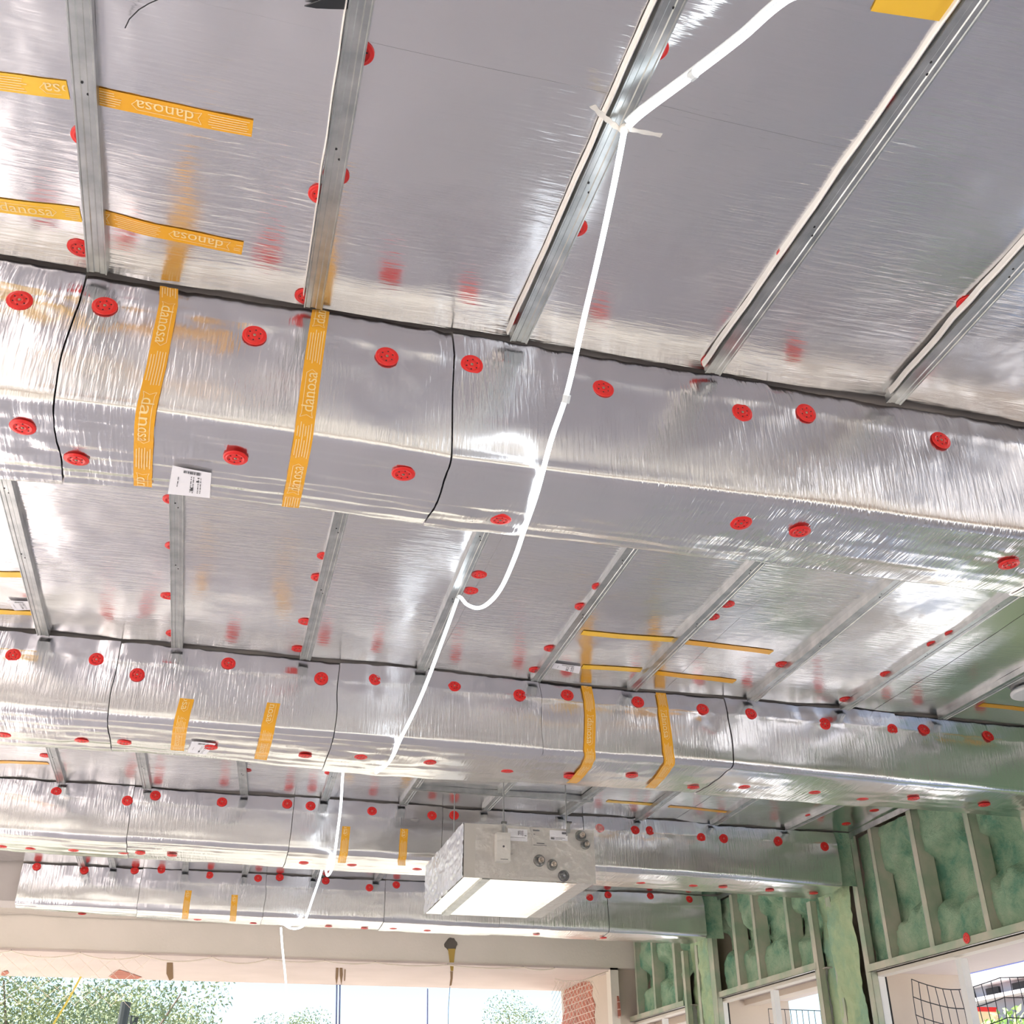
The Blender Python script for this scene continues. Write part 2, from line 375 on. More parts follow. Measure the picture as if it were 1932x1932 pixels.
def track(z, y0, y1, d, thick=.05):
    o = empty('header_track', (FX, y0, z), d, 'track', 'steel tracks over the windows')
    MB().box((FX-.012, y0, z), (FX+.14, y1, z+.003)).build('web', M_galv, o)
    MB().box((FX-.012, y0, z), (FX-.010, y1, z+thick)).build('flange', M_stud, o)
for w_, d in (('A', 'steel track across the top of the barred window at the right edge'), ('B', 'steel track over the window between third and fourth beam'),
              ('C', 'steel track over the farthest window beside the cream jamb')):
    z, y0, y1 = HZ[w_]; track(z, y0, y1, d)
o = empty('header_track', (FX, 2.5, S-.03), 'steel ceiling track along the top of the green foam wall', 'track')
MB().box((FX-.012, 2.0, S-.045), (FX-.010, YF, S-.006)).build('flange', M_galv, o)

# windows: frames, reveals and outer soffits
def window(n, key, mull, panel):
    z, y0, y1 = HZ[key]
    o = MB().box((4.62, y0, z-.026), (4.70, y1, z-.002)).build('window_%d' % n, M_cream); o['kind'] = 'structure'
    MB().box((4.60, y0-.1, z), (5.30, y1+.1, z+.006)).box((4.9, y0-.1, z+.006), (5.30, y1+.25, z+.14)).build('window_reveal', M_pink, o)
    MB().box((4.60, y1, 0), (4.69, y1+.012, z)).build('window_jamb', M_white, o)
    MB().box((4.69, y1+.002, 0), (4.705, y1+.016, z)).build('dark_joint', M_dark, o)
    MB().box((4.705, y1, 0), (5.30, y1+.10, z)).build('outer_jamb', M_beige, o)
    MB().box((4.60, y0-.012, 0), (5.30, y0, z)).build('window_jamb', M_white, o)
    for y in mull: MB().box((4.64, y, .25), (4.69, y+.055, z-.04)).build('mullion', M_white, o)
    return o
window(1, 'A', [6.46], 1); window(2, 'B', [9.02], 1); window(3, 'C', [11.45], 1)
bx = empty('gutter', (5.32, 5.2, HZ['A'][0]+.02), 'pale blue and white lit edge trim outside the barred window', 'gutter')
MB().box((5.30, 4.5, CZ+1.115), (5.33, 7.62, CZ+1.165)).build('face', M_bluew, bx)
MB().box((5.295, 4.5, CZ+1.100), (5.335, 7.62, CZ+1.114)).build('edge', M_blue, bx)

# ------------------------------------------------------------------ foil surfaces
def cdisp(x, y):
    """downward sag of the ceiling foil"""
    return .011*nz(x*.9, y*1.1, 1.3)+.007*nz(x*2.3, y*1.7, 5.1)+.0022*nz(x*5.5, y*5, 9.7)+max(0, min(1, (.15-x)/.5))*(.007*nz(x*4.5, y*2.2, 20)+.003*nz(x*9, y*7, 31))+max(0, min(1, (x-2.2)/.8))*.008*nz(x*3, y*2.2, 40)
def cpt(x, y, lift=0.): return Vector((x, y, S-.004-cdisp(x, y)-lift))
bays = [(-1.0, 1.57, 'front'), (1.5705, 2.462, 'near'), (2.80, 4.08, 'n'), (4.0805, 5.008, ''), (5.48, 6.45, ''), (6.4505, 7.384, ''), (7.85, 8.80, ''), (8.8005, 9.765, ''), (10.14, 11.1, ''), (11.1005, 12.12, ''),
        (-5.5, -1.005, '')]
BAYN = ['in the nearest bay, half above the camera', 'in the nearest bay, strip along the first beam', 'just behind the first beam', 'just in front of the second beam',
        'just behind the second beam', 'just in front of the third beam', 'just behind the third beam', 'in front of the fourth beam', 'just behind the fourth beam', 'in front of the far lintel', 'behind the camera']
CH_OFF = {0: .095, 1: .095, 2: -.27, 3: -.27, 4: -.45, 5: -.45, 6: -.18, 7: -.18, 8: -.3, 9: -.3, 10: 0}
for bi, (y0, y1, _) in enumerate(bays):
    off = CH_OFF[bi]
    if bi == 10: cuts = [XL, 4.78]
    else:
        cuts = [XL] + [x for x in [off+.605*(2*i) for i in range(-4, 5)] if XL+.3 < x < 4.5] + [4.78]
    side = 0
    for ci, (a, b) in enumerate(zip(cuts, cuts[1:])):
        a2, b2 = a+.0005, b-.0005; nu = max(4, int((b2-a2)/(.03 if bi < 6 else .05))); nv = max(4, int((y1-y0)/(.03 if bi < 6 else .05)))
        if bi == 10: nu, nv = 30, 20
        off_z = random.uniform(0, .0022)
        def fn(u, v):
            p = cpt(lerp(a2, b2, u), lerp(y0, y1, v), off_z)
            return p
        o = MB().grid(fn, nu, nv).build('foil_ceiling_board', M_foil_c, None, True)
        tag(o, 'foil-faced ceiling board %s, %s from the left' % (BAYN[bi], ORD[ci]), 'insulation board', 'foil ceiling boards')

# beam wraps ----------------------------------------------------
# crease height of each beam by X, back edge Y by X (the boards sag and bow a little)
CRE = [[(-2, 1.600), (-.63, 1.603), (-.26, 1.613), (.14, 1.612), (.49, 1.600), (1.46, 1.618), (2.27, 1.621), (5, 1.62)],
       [(-2, 1.689), (-.95, 1.689), (.51, 1.684), (1.51, 1.684), (2.51, 1.690), (4.07, 1.665), (5, 1.66)],
       [(-2, 1.73), (-1.25, 1.728), (-.44, 1.715), (.51, 1.707), (3.25, 1.690), (4.41, 1.665)],
       [(-1.42, 1.745), (-.42, 1.730), (1.47, 1.719), (4.4, 1.700)]]
BAK = [[(-1, .385), (-.2, .37), (.5, .35), (1, .355), (2, .372)], [(-1, .49), (0, .48), (.8, .55), (1.5, .51), (2.5, .50), (4, .43)],
       [(-1, .50), (.5, .49), (4.4, .47)], [(-1.4, .22), (-.4, .36), (1, .43), (4.4, .40)]]
TOPZ = 2.058
ANCH_W = [[], [], [], []]     # anchors on the front faces, in (X, drop) terms, used for puckers
def profile(k, x, s):
    """nominal wrap profile: s 0..1 front flap and face, 1..2 underside, 2..2.4 up the back; returns y, z"""
    zc = interp(CRE[k], x); d = interp(BAK[k], x); yf = BY[k]; zt = TOPZ+.006*nz(x*2.3, k*7.7, 3)
    r = .028
    if s < .22:
        t = s/.22; return yf+lerp(.026, -.002, t)-.004*math.sin(t*math.pi), lerp(zt, zt-.092, t)
    if s < .92:
        t = (s-.22)/.70; return yf-.002-(.006+.006*max(0, min(1, (.6-x)/2)))*math.sin(t*math.pi)**.8, lerp(zt-.092, zc+r, t)
    if s < 1.08:
        t = (s-.92)/.16*math.pi/2; return yf+r-r*math.cos(t)-.002*math.cos(t), zc+r-r*math.sin(t)
    if s < 1.92:
        t = (s-1.08)/.84; return lerp(yf+r, yf+d-.012, t), zc-.010*math.sin(t*math.pi)
    if s < 2.08:
        t = (s-1.92)/.16*math.pi/2; return yf+d-.012+.012*math.sin(t), zc+.012-.012*math.cos(t)
    t = (s-2.08)/.32; return yf+d, lerp(zc+.012, zt, t)
def panel_seed(k, x): return k*13.7+math.floor(x+.51)*5.3
def bdisp(k, x, s):
    """outward displacement"""
    sd_ = panel_seed(k, x)
    d = .0060*nz(x*1.6, s*1.6, k*9.1)+.0028*nz(x*5, s*3.2, k*4.4+3)
    if s < .3: d += .0035*nz(x*22, s*3, sd_+7)+.002*nz(x*50, s*2, sd_)
    d += .0035*math.exp(-((s-.23+.02*nz(x*3, k, 6))/.035)**2)
    lft = max(0, min(1, (1.6-x)/2.2))
    if .8 < s < 2: d += (.0018+.0045*lft)*nz(x*.8, s*15, sd_+11)*min(1, (s-.8)/.1, (2-s)/.1)+.003*nz(x*9, s*7, sd_+1)*(1 if s > 1.1 else 0)
    for ax, as_ in ANCH_W[k]:
        dx = x-ax
        if abs(dx) < .30:
            ds = (s-as_)*.42; r2 = dx*dx+ds*ds
            if r2 < .09:
                r = math.sqrt(r2); w7 = .35+.65*abs(math.sin(ax*7.3)); d -= .0045*w7*math.exp(-r2/.005); d += .0014*w7*math.cos(math.atan2(ds, dx)*6+ax*9)*math.exp(-((r-.085)/.045)**2)
    return d
def bpt(k, x, s, lift=0.):
    y, z = profile(k, x, s); y2, z2 = profile(k, x, s+.012); y1, z1 = profile(k, x, max(0, s-.012))
    ty, tz = y2-y1, z2-z1; L = math.hypot(ty, tz) or 1; ny, nz_ = tz/L, -ty/L      # outward normal (front face: -y)
    d = bdisp(k, x, s)+lift
    return Vector((x, y+ny*d, CZ+z+nz_*d))
def s_front(k, p):
    zc = interp(CRE[k], p.x); t = (TOPZ-.092-(p.z-CZ))/(TOPZ-.092-zc-.028)
    if p.z-CZ > TOPZ-.092: return max(.02, (TOPZ-(p.z-CZ))/.092*.22)
    return .22+.70*max(0, min(1, t))
def s_under(k, p):
    d = interp(BAK[k], p.x); return 1.08+.84*max(0.02, min(.98, (p.y-BY[k]-.028)/(d-.04)))
def beam_hit(k, px, py, face):
    """point of the foil wrap seen at this place: face f or u -> (x, s)"""
    if face == 'f': p = onY(px, py, BY[k]); return p.x, s_front(k, p)
    z = CZ+CRE[k][1][1]
    for _ in range(4): p = onZ(px, py, z); z = CZ+interp(CRE[k], p.x)-.006
    return p.x, s_under(k, p)
AF = [[(38, 572), (198, 581), (480, 636), (729, 678), (889, 691), (1137, 735), (1398, 782), (1519, 783), (1773, 832)],
      [(25, 1239), (182, 1245), (259, 1275), (431, 1252), (606, 1281), (708, 1282), (857, 1294), (980, 1312), (1071, 1311), (1204, 1323), (1326, 1338), (1416, 1347), (1555, 1366), (1682, 1379), (1743, 1377), (1864, 1388)],
      [(106, 1493), (240, 1512), (293, 1501), (419, 1513), (542, 1517), (586, 1521), (702, 1530), (815, 1539), (857, 1538), (1131, 1563), (1198, 1567), (1226, 1568), (1322, 1582), (1365, 1583), (1467, 1587), (1555, 1598)],
      [(69, 1634), (159, 1641), (254, 1641), (304, 1641), (395, 1651), (487, 1657), (528, 1655), (615, 1661), (697, 1675), (748, 1669), (1113, 1693), (1148, 1688), (1228, 1690), (1301, 1697)]]
AU = [[(43, 805), (145, 863), (445, 860), (761, 895), (944, 978), (1398, 984), (1509, 1001), (1903, 1062)],
      [(8, 1382), (155, 1393), (235, 1398), (398, 1406), (576, 1423), (681, 1425), (811, 1436), (957, 1453), (1075, 1461), (1192, 1461), (1308, 1485), (1404, 1483), (1537, 1494), (1627, 1506), (1723, 1504), (1857, 1517)],
      [(3, 1596), (58, 1600), (139, 1602), (233, 1608), (265, 1606), (325, 1611), (573, 1626), (664, 1630), (787, 1638), (1209, 1663), (1308, 1669), (1364, 1672), (1452, 1678), (1535, 1684)],
      [(155, 1724), (373, 1733), (478, 1740), (620, 1746), (688, 1749), (742, 1751), (806, 1755), (1012, 1762), (1138, 1767)]]
A_ALL = []
for k in range(4):
    for face, L in (('f', AF[k]), ('u', AU[k])):
        for i, (px, py) in enumerate(L):
            x, s = beam_hit(k, px, py, face); A_ALL.append((k, face, i, x, s))
    ANCH_W[k] = [(x, s) for kk, _, _, x, s in A_ALL if kk == k]
BEAMN = ['first foil beam', 'second foil beam', 'third foil beam', 'fourth foil beam']
XE = [4.50, 4.48, 4.44, 4.42]
for k in range(4):
    xs = [x-.51 for x in range(-2, 6)]
    xs = [x for x in xs if x < XE[k]-.2]
    if k == 3: xs = [x for x in xs if x > -1.4]; xs = [-1.43] + xs
    if k == 0: xs = [x for x in xs if x > -2.6]
    xs.append(XE[k])
    res = [.02, .0225, .03, .035][k]
    for ci, (a, b) in enumerate(zip(xs, xs[1:])):
        nu = max(6, int((b-a)/res)); nv = [88, 80, 64, 52][k]; lf = random.uniform(.0, .002)+(.005 if ci % 2 else 0)
        e0, e1 = random.uniform(0, 9), 0
        def fn(u, v, side_=None, v2_=0):
            s = v*2.4
            ea = a+.010*nz(s*2.2, k*3.1, round(a+.51)*2.7)+.0018; eb = b+.010*nz(s*2.2, k*3.1, round(b+.51)*2.7)-.0018
            x = lerp(ea, eb, u); xc = min(max(x, a+.0005), b-.0005)
            l2 = lf
            if side_ is not None: l2 = lf-.012*v2_
            p = bpt(k, xc, s, l2); p.x = x; return p
        mbp = MB().grid(fn, nu, nv)
        for e_ in (0., 1.): mbp.grid(lambda u, v, e_=e_: fn(e_, v, 1, u), 1, nv)
        o = mbp.build('foil_beam_wrap', M_foil_b, None, True)
        tag(o, 'crinkled silver foil board wrapping the %s, %s from the left' % (BEAMN[k], ORD[ci]), 'insulation board', 'foil boards around the beams')
        # mineral wool core showing in the gap along the top edge
        xa, xb = a+.004, b-.004; nn = 30; vs = []; fs = []
        mbw = MB().grid(lambda u, v: (lerp(xa, xb, u), BY[k]+.046-.004*nz(u*20, v*3, k)+(.0 if v < .5 else .012), CZ+lerp(1.95, 2.064+.005*nz(u*14+a*3, 2, k), v)), 40, 3)
        mbw.build('wool_core', M_wool, o)

# ------------------------------------------------------------------ red insulation discs
def disc_mesh():
    n = 28; R = .0325; prof = [(.0001, .0012), (.006, .0012), (.0075, .0022), (.0105, .0022), (.012, .0012), (.021, .0012), (.022, .0022), (.0235, .0022), (.0245, .0012), (R-.004, .0010), (R-.001, .0006), (R, -.0006), (R, -.002), (.0001, -.002)]
    mb = MB().lathe(prof, n)
    return mb
def make_anchor():
    o = bpy.data.objects.new('insulation_disc', None); COL.objects.link(o)
    d = disc_mesh().build('washer', M_red, o, True)
    h = MB()
    for q in range(6):
        a = q*math.pi/3+.4; h.lathe([(.0001, .0017), (.0022, .0017), (.0022, .0008)], 8, (.0165*math.cos(a), .0165*math.sin(a), 0))
    h.build('slot_ring', M_dark, o)
    MB().lathe([(.0001, .0032), (.0022, .0032), (.0040, .0022), (.0040, .0005)], 12).build('screw_head', M_screw, o)
    return o
_proto = [make_anchor()]; _used = [False]
def place_anchor(loc, nrm, label, group, small=False):
    nrm = Vector(nrm).normalized()
    q = nrm.to_track_quat('Z', 'Y')
    if not _used[0]: r = _proto[0]; _used[0] = True
    else:
        r = _proto[0].copy(); COL.objects.link(r)
        for ch in _proto[0].children:
            c = ch.copy(); COL.objects.link(c); c.parent = r
    r.rotation_mode = 'QUATERNION'; r.rotation_quaternion = q; r.location = loc
    tag(r, label, 'insulation disc', group); return r
for k, face, i, x, s in A_ALL:
    L = len(AF[k]) if face == 'f' else len(AU[k])
    p = bpt(k, x, s, .0075); nn = (bpt(k, x, s+.03)-bpt(k, x, s-.03)).cross(Vector((1, 0, 0)))
    nn = -nn if (nn.y > 0 if face == 'f' else nn.z > 0) else nn
    where = 'upper front' if face == 'f' else 'underside'
    place_anchor(p, nn, 'red plastic disc on the %s of the %s, %s from the left' % (where, BEAMN[k], ORD[i]), 'red discs on the %s of the %s' % (where, BEAMN[k]))
AC = [[(150, 470), (160, 259), (606, 367), (634, 330), (578, 560), (678, 100), (1085, 431), (1234, 94), (985, 608), (1343, 684), (1488, 480), (1696, 193), (1828, 575)],
      [(324, 942), (327, 1031), (317, 1127), (326, 1198), (601, 1093), (576, 1175), (563, 1226), (613, 1052), (904, 1085), (888, 1114), (1131, 1104), (1098, 1143), (1039, 1222), (1010, 1263), (1372, 1140), (1344, 1164), (1476, 1256), (1796, 1193), (1762, 1215), (1673, 1272), (1596, 1322)],
      [(86, 1424), (464, 1456), (622, 1458), (1386, 1528), (1528, 1540), (1650, 1532), (1597, 1556)]]
for bi, L in enumerate(AC):
    for i, (px, py) in enumerate(sorted(L)):
        p = onZ(px, py, S-.008)
        place_anchor(Vector((p.x, p.y, cpt(p.x, p.y).z-.004)), (nz(p.x*9, p.y*9, 1)*.05, nz(p.x*9, p.y*9, 5)*.05, -1),
                     'red plastic disc under a ceiling board in the %s bay, %s from the left' % (['nearest', 'second', 'third'][bi], ORD[i]), 'red discs on the ceiling boards of the %s bay' % ['nearest', 'second', 'third'][bi])
p = onX(1823, 1770, FX-.018); place_anchor(p, (-1, 0, 0), 'single red plastic disc on the steel track over the barred window', None)

# ------------------------------------------------------------------ ceiling channels
CHAN = [([(148, 0, 182, 497), (683, 0, 592, 573), (1272, 0, 985, 630), (1845, 0, 1350, 697), (1932, 490, 1700, 745)], -.6, 2.44, 'nearest'),
        ([(5, 900, 80, 1192), (333, 940, 334, 1212), (642, 978, 578, 1235), (910, 1008, 803, 1250), (1190, 1040, 1020, 1272), (1425, 1070, 1205, 1290), (1685, 1105, 1425, 1318), (1900, 1135, 1600, 1335), (1932, 1272, 1790, 1350)], 2.83, 4.985, 'second'),
        ([(95, 1410, 112, 1465), (265, 1425, 275, 1478), (455, 1440, 460, 1492), (632, 1452, 615, 1503), (800, 1462, 768, 1508), (965, 1478, 925, 1520), (1130, 1490, 1075, 1530), (1270, 1500, 1210, 1545), (1420, 1510, 1350, 1555), (1585, 1520, 1495, 1563)], 5.50, 7.36, 'third'),
        ([(150, 1618, 150, 1618), (210, 1622, 210, 1622), (350, 1628, 350, 1628), (465, 1637, 465, 1637), (600, 1643, 600, 1643), (720, 1650, 720, 1650)], 7.88, 9.74, 'fourth')]
CHX = []
for L, y0, y1, nm in CHAN:
    row = []
    for i, (a, b, c, d) in enumerate(L):
        p = onZ(c, d, S-.028); q = onZ(a, b, S-.028)
        x0, x1 = q.x, p.x
        if abs(q.y-p.y) < .3: x0 = x1 = p.x
        else:
            sl = (p.x-q.x)/(p.y-q.y); x0 = p.x+sl*(y0-p.y); x1 = p.x+sl*(y1-p.y)
        row.append((x0, x1))
        o = empty('ceiling_channel', (x0, y0, S), 'galvanised steel ceiling channel in the %s bay, %s from the left' % (nm, ORD[i]), 'channel', 'steel channels of the %s bay' % nm)
        hw, dp = .0255, .030
        prof = [(-hw, 0), (-hw, -dp), (-hw+.0035, -dp), (-hw+.0055, -dp+.003), (-hw+.017, -dp+.003), (-hw+.0195, -dp+.0055), (hw-.0195, -dp+.0055), (hw-.017, -dp+.003), (hw-.0055, -dp+.003), (hw-.0035, -dp), (hw, -dp), (hw, 0)]
        ny = 14
        def fn(u, v):
            i_ = int(round(u*(len(prof)-1))); px_, pz_ = prof[i_]; y = lerp(y0, y1, v)
            return (lerp(x0, x1, v)+px_+.0015*nz(y*2, i*3, 1), y, S-.001+pz_)
        MB().grid(fn, len(prof)-1, ny).build('web', M_galv, o)
        h = MB(); nh = int((y1-y0)/.55)
        for j in range(nh):
            y = y0+.25+.55*j+random.uniform(-.05, .05); x = lerp(x0, x1, (y-y0)/(y1-y0))
            for dx, dy in ((-.005, 0), (.006, .03)): h.lathe([(.0001, -dp+.0040), (.0032, -dp+.0040), (.0032, -dp+.007)], 8, (x+dx, y+dy, S-.001))
        if nh: h.build('knock_holes', M_dark, o)  # knock holes in the steel, set on as small dark discs
        # torn board edge beside the channel
    CHX.append(row)
# pale cut board edges folded down beside three of the nearest channels
for i, (dx, w_, y0, y1) in {2: (-.040, .012, .0, 2.42), 3: (-.040, .013, .4, 2.42), 4: (-.038, .012, 1.2, 2.40), 1: (-.033, .006, .0, 2.4)}.items():
    x0, x1 = CHX[0][i]
    def fn(u, v):
        y = lerp(y0, y1, v); x = lerp(x0, x1, (y+.6)/3.04)+dx-.010*max(0, nz(y*2.3, i*7, 2))+.003*nz(y*9, i, 4)
        return (x+w_*u, y, S-.006-.020*math.sin(u*math.pi)**.7-.003*nz(y*12, i, 8))
    MB().grid(fn, 5, 60).build('folded_foil_edge', mat('foil_lip', (.86, .84, .80), .5, .6) if i == 2 else bpy.data.materials['foil_lip'] if 'foil_lip' in bpy.data.materials else M_galv, None, True)
    tag(bpy.context.scene.collection.objects[-1] if False else COL.objects[len(COL.objects)-1], 'pale folded foil edge along the %s channel of the nearest bay' % ORD[i], 'foil edge', 'folded foil edges by the near channels')

# ------------------------------------------------------------------ tapes
_cu = bpy.data.curves.new('t', 'FONT'); _cu.body = 'danosa'; _cu.size = 1; _cu.resolution_u = 3
_to = bpy.data.objects.new('t', _cu); COL.objects.link(_to)
_me = _to.evaluated_get(bpy.context.evaluated_depsgraph_get()).to_mesh()
TV = [(v.co.x, v.co.y) for v in _me.vertices]; TF = [tuple(p.vertices) for p in _me.polygons]
_tw = max(v[0] for v in TV); _to.evaluated_get(bpy.context.evaluated_depsgraph_get()).to_mesh_clear()
bpy.data.objects.remove(_to); bpy.data.curves.remove(_cu)
def tape(P, length, label, group, width=.048, m=None, phase=0., flip=1, jag=0., printed=True, edge=None):
    """P(u, v, lift): u along in metres, v across -1..1"""
    o = empty('tape_strip', P(length/2, 0, 0), label, 'tape', group)
    nu = max(6, int(length/.012)); hw = width/2
    MB().grid(lambda a, b: P(a*length + (jag*nz(b*6, 1, 2) if a in (0., 1.) else 0), (b-.5)*width, .0022), nu, 4).build('backing', m or M_tape, o, True)
    if not printed: return o
    per = .30; pr = MB(); solid = MB()
    u = -phase
    while u < length:
        # logo: arrow outline and the word
        u0 = u+.010; L = .150; sc = L*.86/_tw
        def put(mb, pts, fs, lift=.0034):
            ok = [.001 < p[0] < length-.001 for p in pts]; fs = [f for f in fs if all(ok[i] for i in f)]
            if not fs: return
            use = sorted({i for f in fs for i in f}); ix = {i: n for n, i in enumerate(use)}
            mb.add([P(pts[i][0], pts[i][1], lift) for i in use], [tuple(ix[i] for i in f) for f in fs])
        if u0+L > 0 and u0 < length:
            if flip > 0: put(pr, [(u0+.012+x*sc, (y-.33)*sc) for x, y in TV], TF)
            else: put(pr, [(u0+L-.012-x*sc, -(y-.33)*sc) for x, y in TV], TF)
        def line(a0, b0, a1, b1, w=.0008):
            n = max(1, int(abs(a1-a0)/.015)); dx, dy = a1-a0, b1-b0; l = math.hypot(dx, dy); nx, ny = -dy/l*w, dx/l*w
            for q in range(n):
                ta, tb = q/n, (q+1)/n
                put(pr, [(a0+dx*ta+nx, b0+dy*ta+ny), (a0+dx*tb+nx, b0+dy*tb+ny), (a0+dx*tb-nx, b0+dy*tb-ny), (a0+dx*ta-nx, b0+dy*ta-ny)], [(0, 1, 2, 3)])
        h = .0165*flip; A = (lambda t: u0+t) if flip > 0 else (lambda t: u0+L-t)
        line(A(.008), h*.8, A(L-.012), h*.8); line(A(.008), -h*.8, A(L-.012), -h*.8)
        line(A(L-.012), h*.8, A(L), 0); line(A(L), 0, A(L-.012), -h*.8)
        line(A(.008), h*.8, A(-.004), h); line(A(-.004), h, A(.004), 0); line(A(.004), 0, A(-.004), -h); line(A(-.004), -h, A(.008), -h*.8)
        # pale block of fine print
        for q in range(6):
            b = -.017+.0068*q; jj = random.uniform(0, .02)
            line(u0+L+.014+jj, b, u0+L+.130-jj, b, .0011)
        u += per
    if pr.v: pr.build('tape_print', M_print, o)
    return o
def beam_tape(k, pts, label, **kw):
    """pts: (px, py, face) down the front and along the underside"""
    H = [beam_hit(k, a, b, f) for a, b, f in pts]
    # arc length along (x, s) polyline
    n = 160; samp = []; 
    tot = len(H)-1
    ss = [h[1] for h in H]; s0, s1 = ss[0], ss[-1]
    tab = sorted((h[1], h[0]) for h in H)
    cum = [0.]; cs = [s0]; prev = Vector((interp(tab, s0), *profile(k, interp(tab, s0), s0)))
    for i in range(1, n+1):
        s = lerp(s0, s1, i/n); c = Vector((interp(tab, s), *profile(k, interp(tab, s), s))); cum.append(cum[-1]+(c-prev).length); cs.append(s); prev = c
    st = list(zip(cum, cs))
    def P(u, v, lift):
        s = interp(st, u); return bpt(k, interp(tab, s)+v, s, lift+.0075)
    return tape(P, cum[-1], label, 'orange tape strips over the foil beams', **kw)
beam_tape(0, [(322, 519, 'f'), (318, 580, 'f'), (295, 700, 'f'), (278, 770, 'f'), (272, 840, 'u'), (270, 915, 'u')], 'orange printed tape down the first foil beam, left of its white label', phase=.23, flip=1)
beam_tape(0, [(606, 585, 'f'), (597, 640, 'f'), (583, 740, 'f'), (573, 820, 'f'), (562, 880, 'u'), (548, 953, 'u')], 'orange printed tape down the first foil beam, right of its white label', phase=.08, flip=-1)
beam_tape(1, [(353, 1321, 'f'), (343, 1360, 'f'), (338, 1385, 'u'), (335, 1412, 'u')], 'short orange tape with torn top on the second foil beam, leftmost there', width=.062, phase=.1)
beam_tape(1, [(516, 1329, 'f'), (506, 1370, 'f'), (501, 1395, 'u'), (492, 1428, 'u')], 'short orange tape with torn top on the second foil beam, second there', width=.060, phase=.06)
beam_tape(1, [(1108, 1288, 'f'), (1112, 1350, 'f'), (1111, 1415, 'f'), (1105, 1445, 'u'), (1078, 1474, 'u')], 'long orange tape over the second foil beam, left of the right-hand pair', width=.056, phase=.14)
beam_tape(1, [(1248, 1301, 'f'), (1250, 1350, 'f'), (1259, 1420, 'f'), (1252, 1455, 'u'), (1226, 1484, 'u')], 'long orange tape over the second foil beam, right of the right-hand pair', width=.056, phase=.2)
beam_tape(2, [(653, 1560, 'f'), (650, 1590, 'f'), (647, 1615, 'u'), (645, 1624, 'u')], 'short orange tape on the third foil beam, behind the light rope', width=.052, phase=.1)
beam_tape(2, [(762, 1565, 'f'), (760, 1595, 'f'), (759, 1620, 'u'), (758, 1630, 'u')], 'short orange tape on the third foil beam, beside the hanging unit', width=.052, phase=.1)
beam_tape(3, [(356, 1681, 'f'), (352, 1705, 'f'), (350, 1725, 'u'), (349, 1731, 'u')], 'short orange tape on the fourth foil beam, left one of two', width=.05, phase=.1)
beam_tape(3, [(443, 1689, 'f'), (441, 1712, 'f'), (440, 1730, 'u'), (439, 1735, 'u')], 'short orange tape on the fourth foil beam, right one of two', width=.05, phase=.1)
def ceil_tape(a, b, label, **kw):
    p, q = onZ(*a, S-.006), onZ(*b, S-.006); L = (q-p).length; d = (q-p).normalized(); n = Vector((d.y, -d.x, 0))
    def P(u, v, lift):
        c = p+d*u+n*v; return cpt(c.x, c.y, lift+.0012)
    return tape(P, L, label, 'orange tape strips across the ceiling boards', **kw)
ceil_tape((-60, 148), (128, 172), 'yellow printed tape at the top left, cut off left of the first channel', m=M_tape2, flip=-1, phase=.16, width=.05)
ceil_tape((178, 181), (476, 245), 'orange printed tape at the top left, right of the first channel', flip=-1, phase=.23, width=.05)
ceil_tape((-60, 382), (152, 406), 'yellow printed tape near the first beam, left of the first channel', m=M_tape2, flip=1, phase=.25, width=.05)
ceil_tape((196, 410), (458, 468), 'orange printed tape near the first beam, right of the first channel', flip=-1, phase=.15, width=.05)
ceil_tape((1655, -14), (1822, 14), 'yellow tape at the top right edge beside the fourth channel', m=M_tape2, printed=False, width=.07)
ceil_tape((-20, 1082), (44, 1084), 'short yellow tape at the left edge behind the first beam', m=M_tape2, printed=False)
ceil_tape((-20, 1155), (62, 1158), 'short yellow tape at the left edge in front of the second beam', m=M_tape2, printed=False)
ceil_tape((1098, 1191), (1270, 1207), 'yellow tape on the ceiling between beams, upper left of a group of four', m=M_tape2, printed=False)
ceil_tape((1292, 1212), (1456, 1233), 'orange tape on the ceiling between beams, upper right of a group of four', printed=False)
ceil_tape((1098, 1255), (1210, 1263), 'yellow tape by the second beam, lower left of a group of four', m=M_tape2, printed=False)
ceil_tape((1236, 1268), (1386, 1287), 'orange tape by the second beam, lower right of a group of four', printed=False)
ceil_tape((1850, 1330), (1950, 1341), 'orange tape at the right edge above the second beam', printed=False)
ceil_tape((1145, 1512), (1232, 1519), 'yellow tape on the ceiling behind the second beam, left one', m=M_tape2, printed=False)
ceil_tape((1262, 1522), (1380, 1532), 'orange tape on the ceiling behind the second beam, right one', printed=False)
ceil_tape((-10, 1437), (92, 1438), 'orange tape on the ceiling behind the second beam at the left edge', printed=False)

# ------------------------------------------------------------------ white paper labels
def paper(P, label, cat='label'):
    """P(u, v, lift), u and v 0..1"""
    o = empty('paper_label', P(.5, .5, 0), label, cat)
    MB().grid(lambda u, v: P(u, v, .003), 10, 10).build('sheet', M_paper, o, True)
    ink = MB()
    def q(u0, v0, u1, v1): ink.add([P(u0, v0, .0042), P(u1, v0, .0042), P(u1, v1, .0042), P(u0, v1, .0042)], [(0, 1, 2, 3)])
    u = .30
    while u < .74: w_ = random.choice((.006, .012, .02)); q(u, .08, u+w_, .18); u += w_+random.choice((.008, .014))
    for u_ in (.18, .5, .56, .68, .74): 
        v = .25 if u_ > .4 else .35
        while v < (.88 if u_ > .4 else .7): h = random.uniform(.03, .09); q(u_, v, u_+.018, v+h); v += h+.03
    q(.66, .27, .71, .31); q(.64, .38, .71, .42); q(.52, .70, .58, .80)
    ink.build('print', M_ink, o); return o
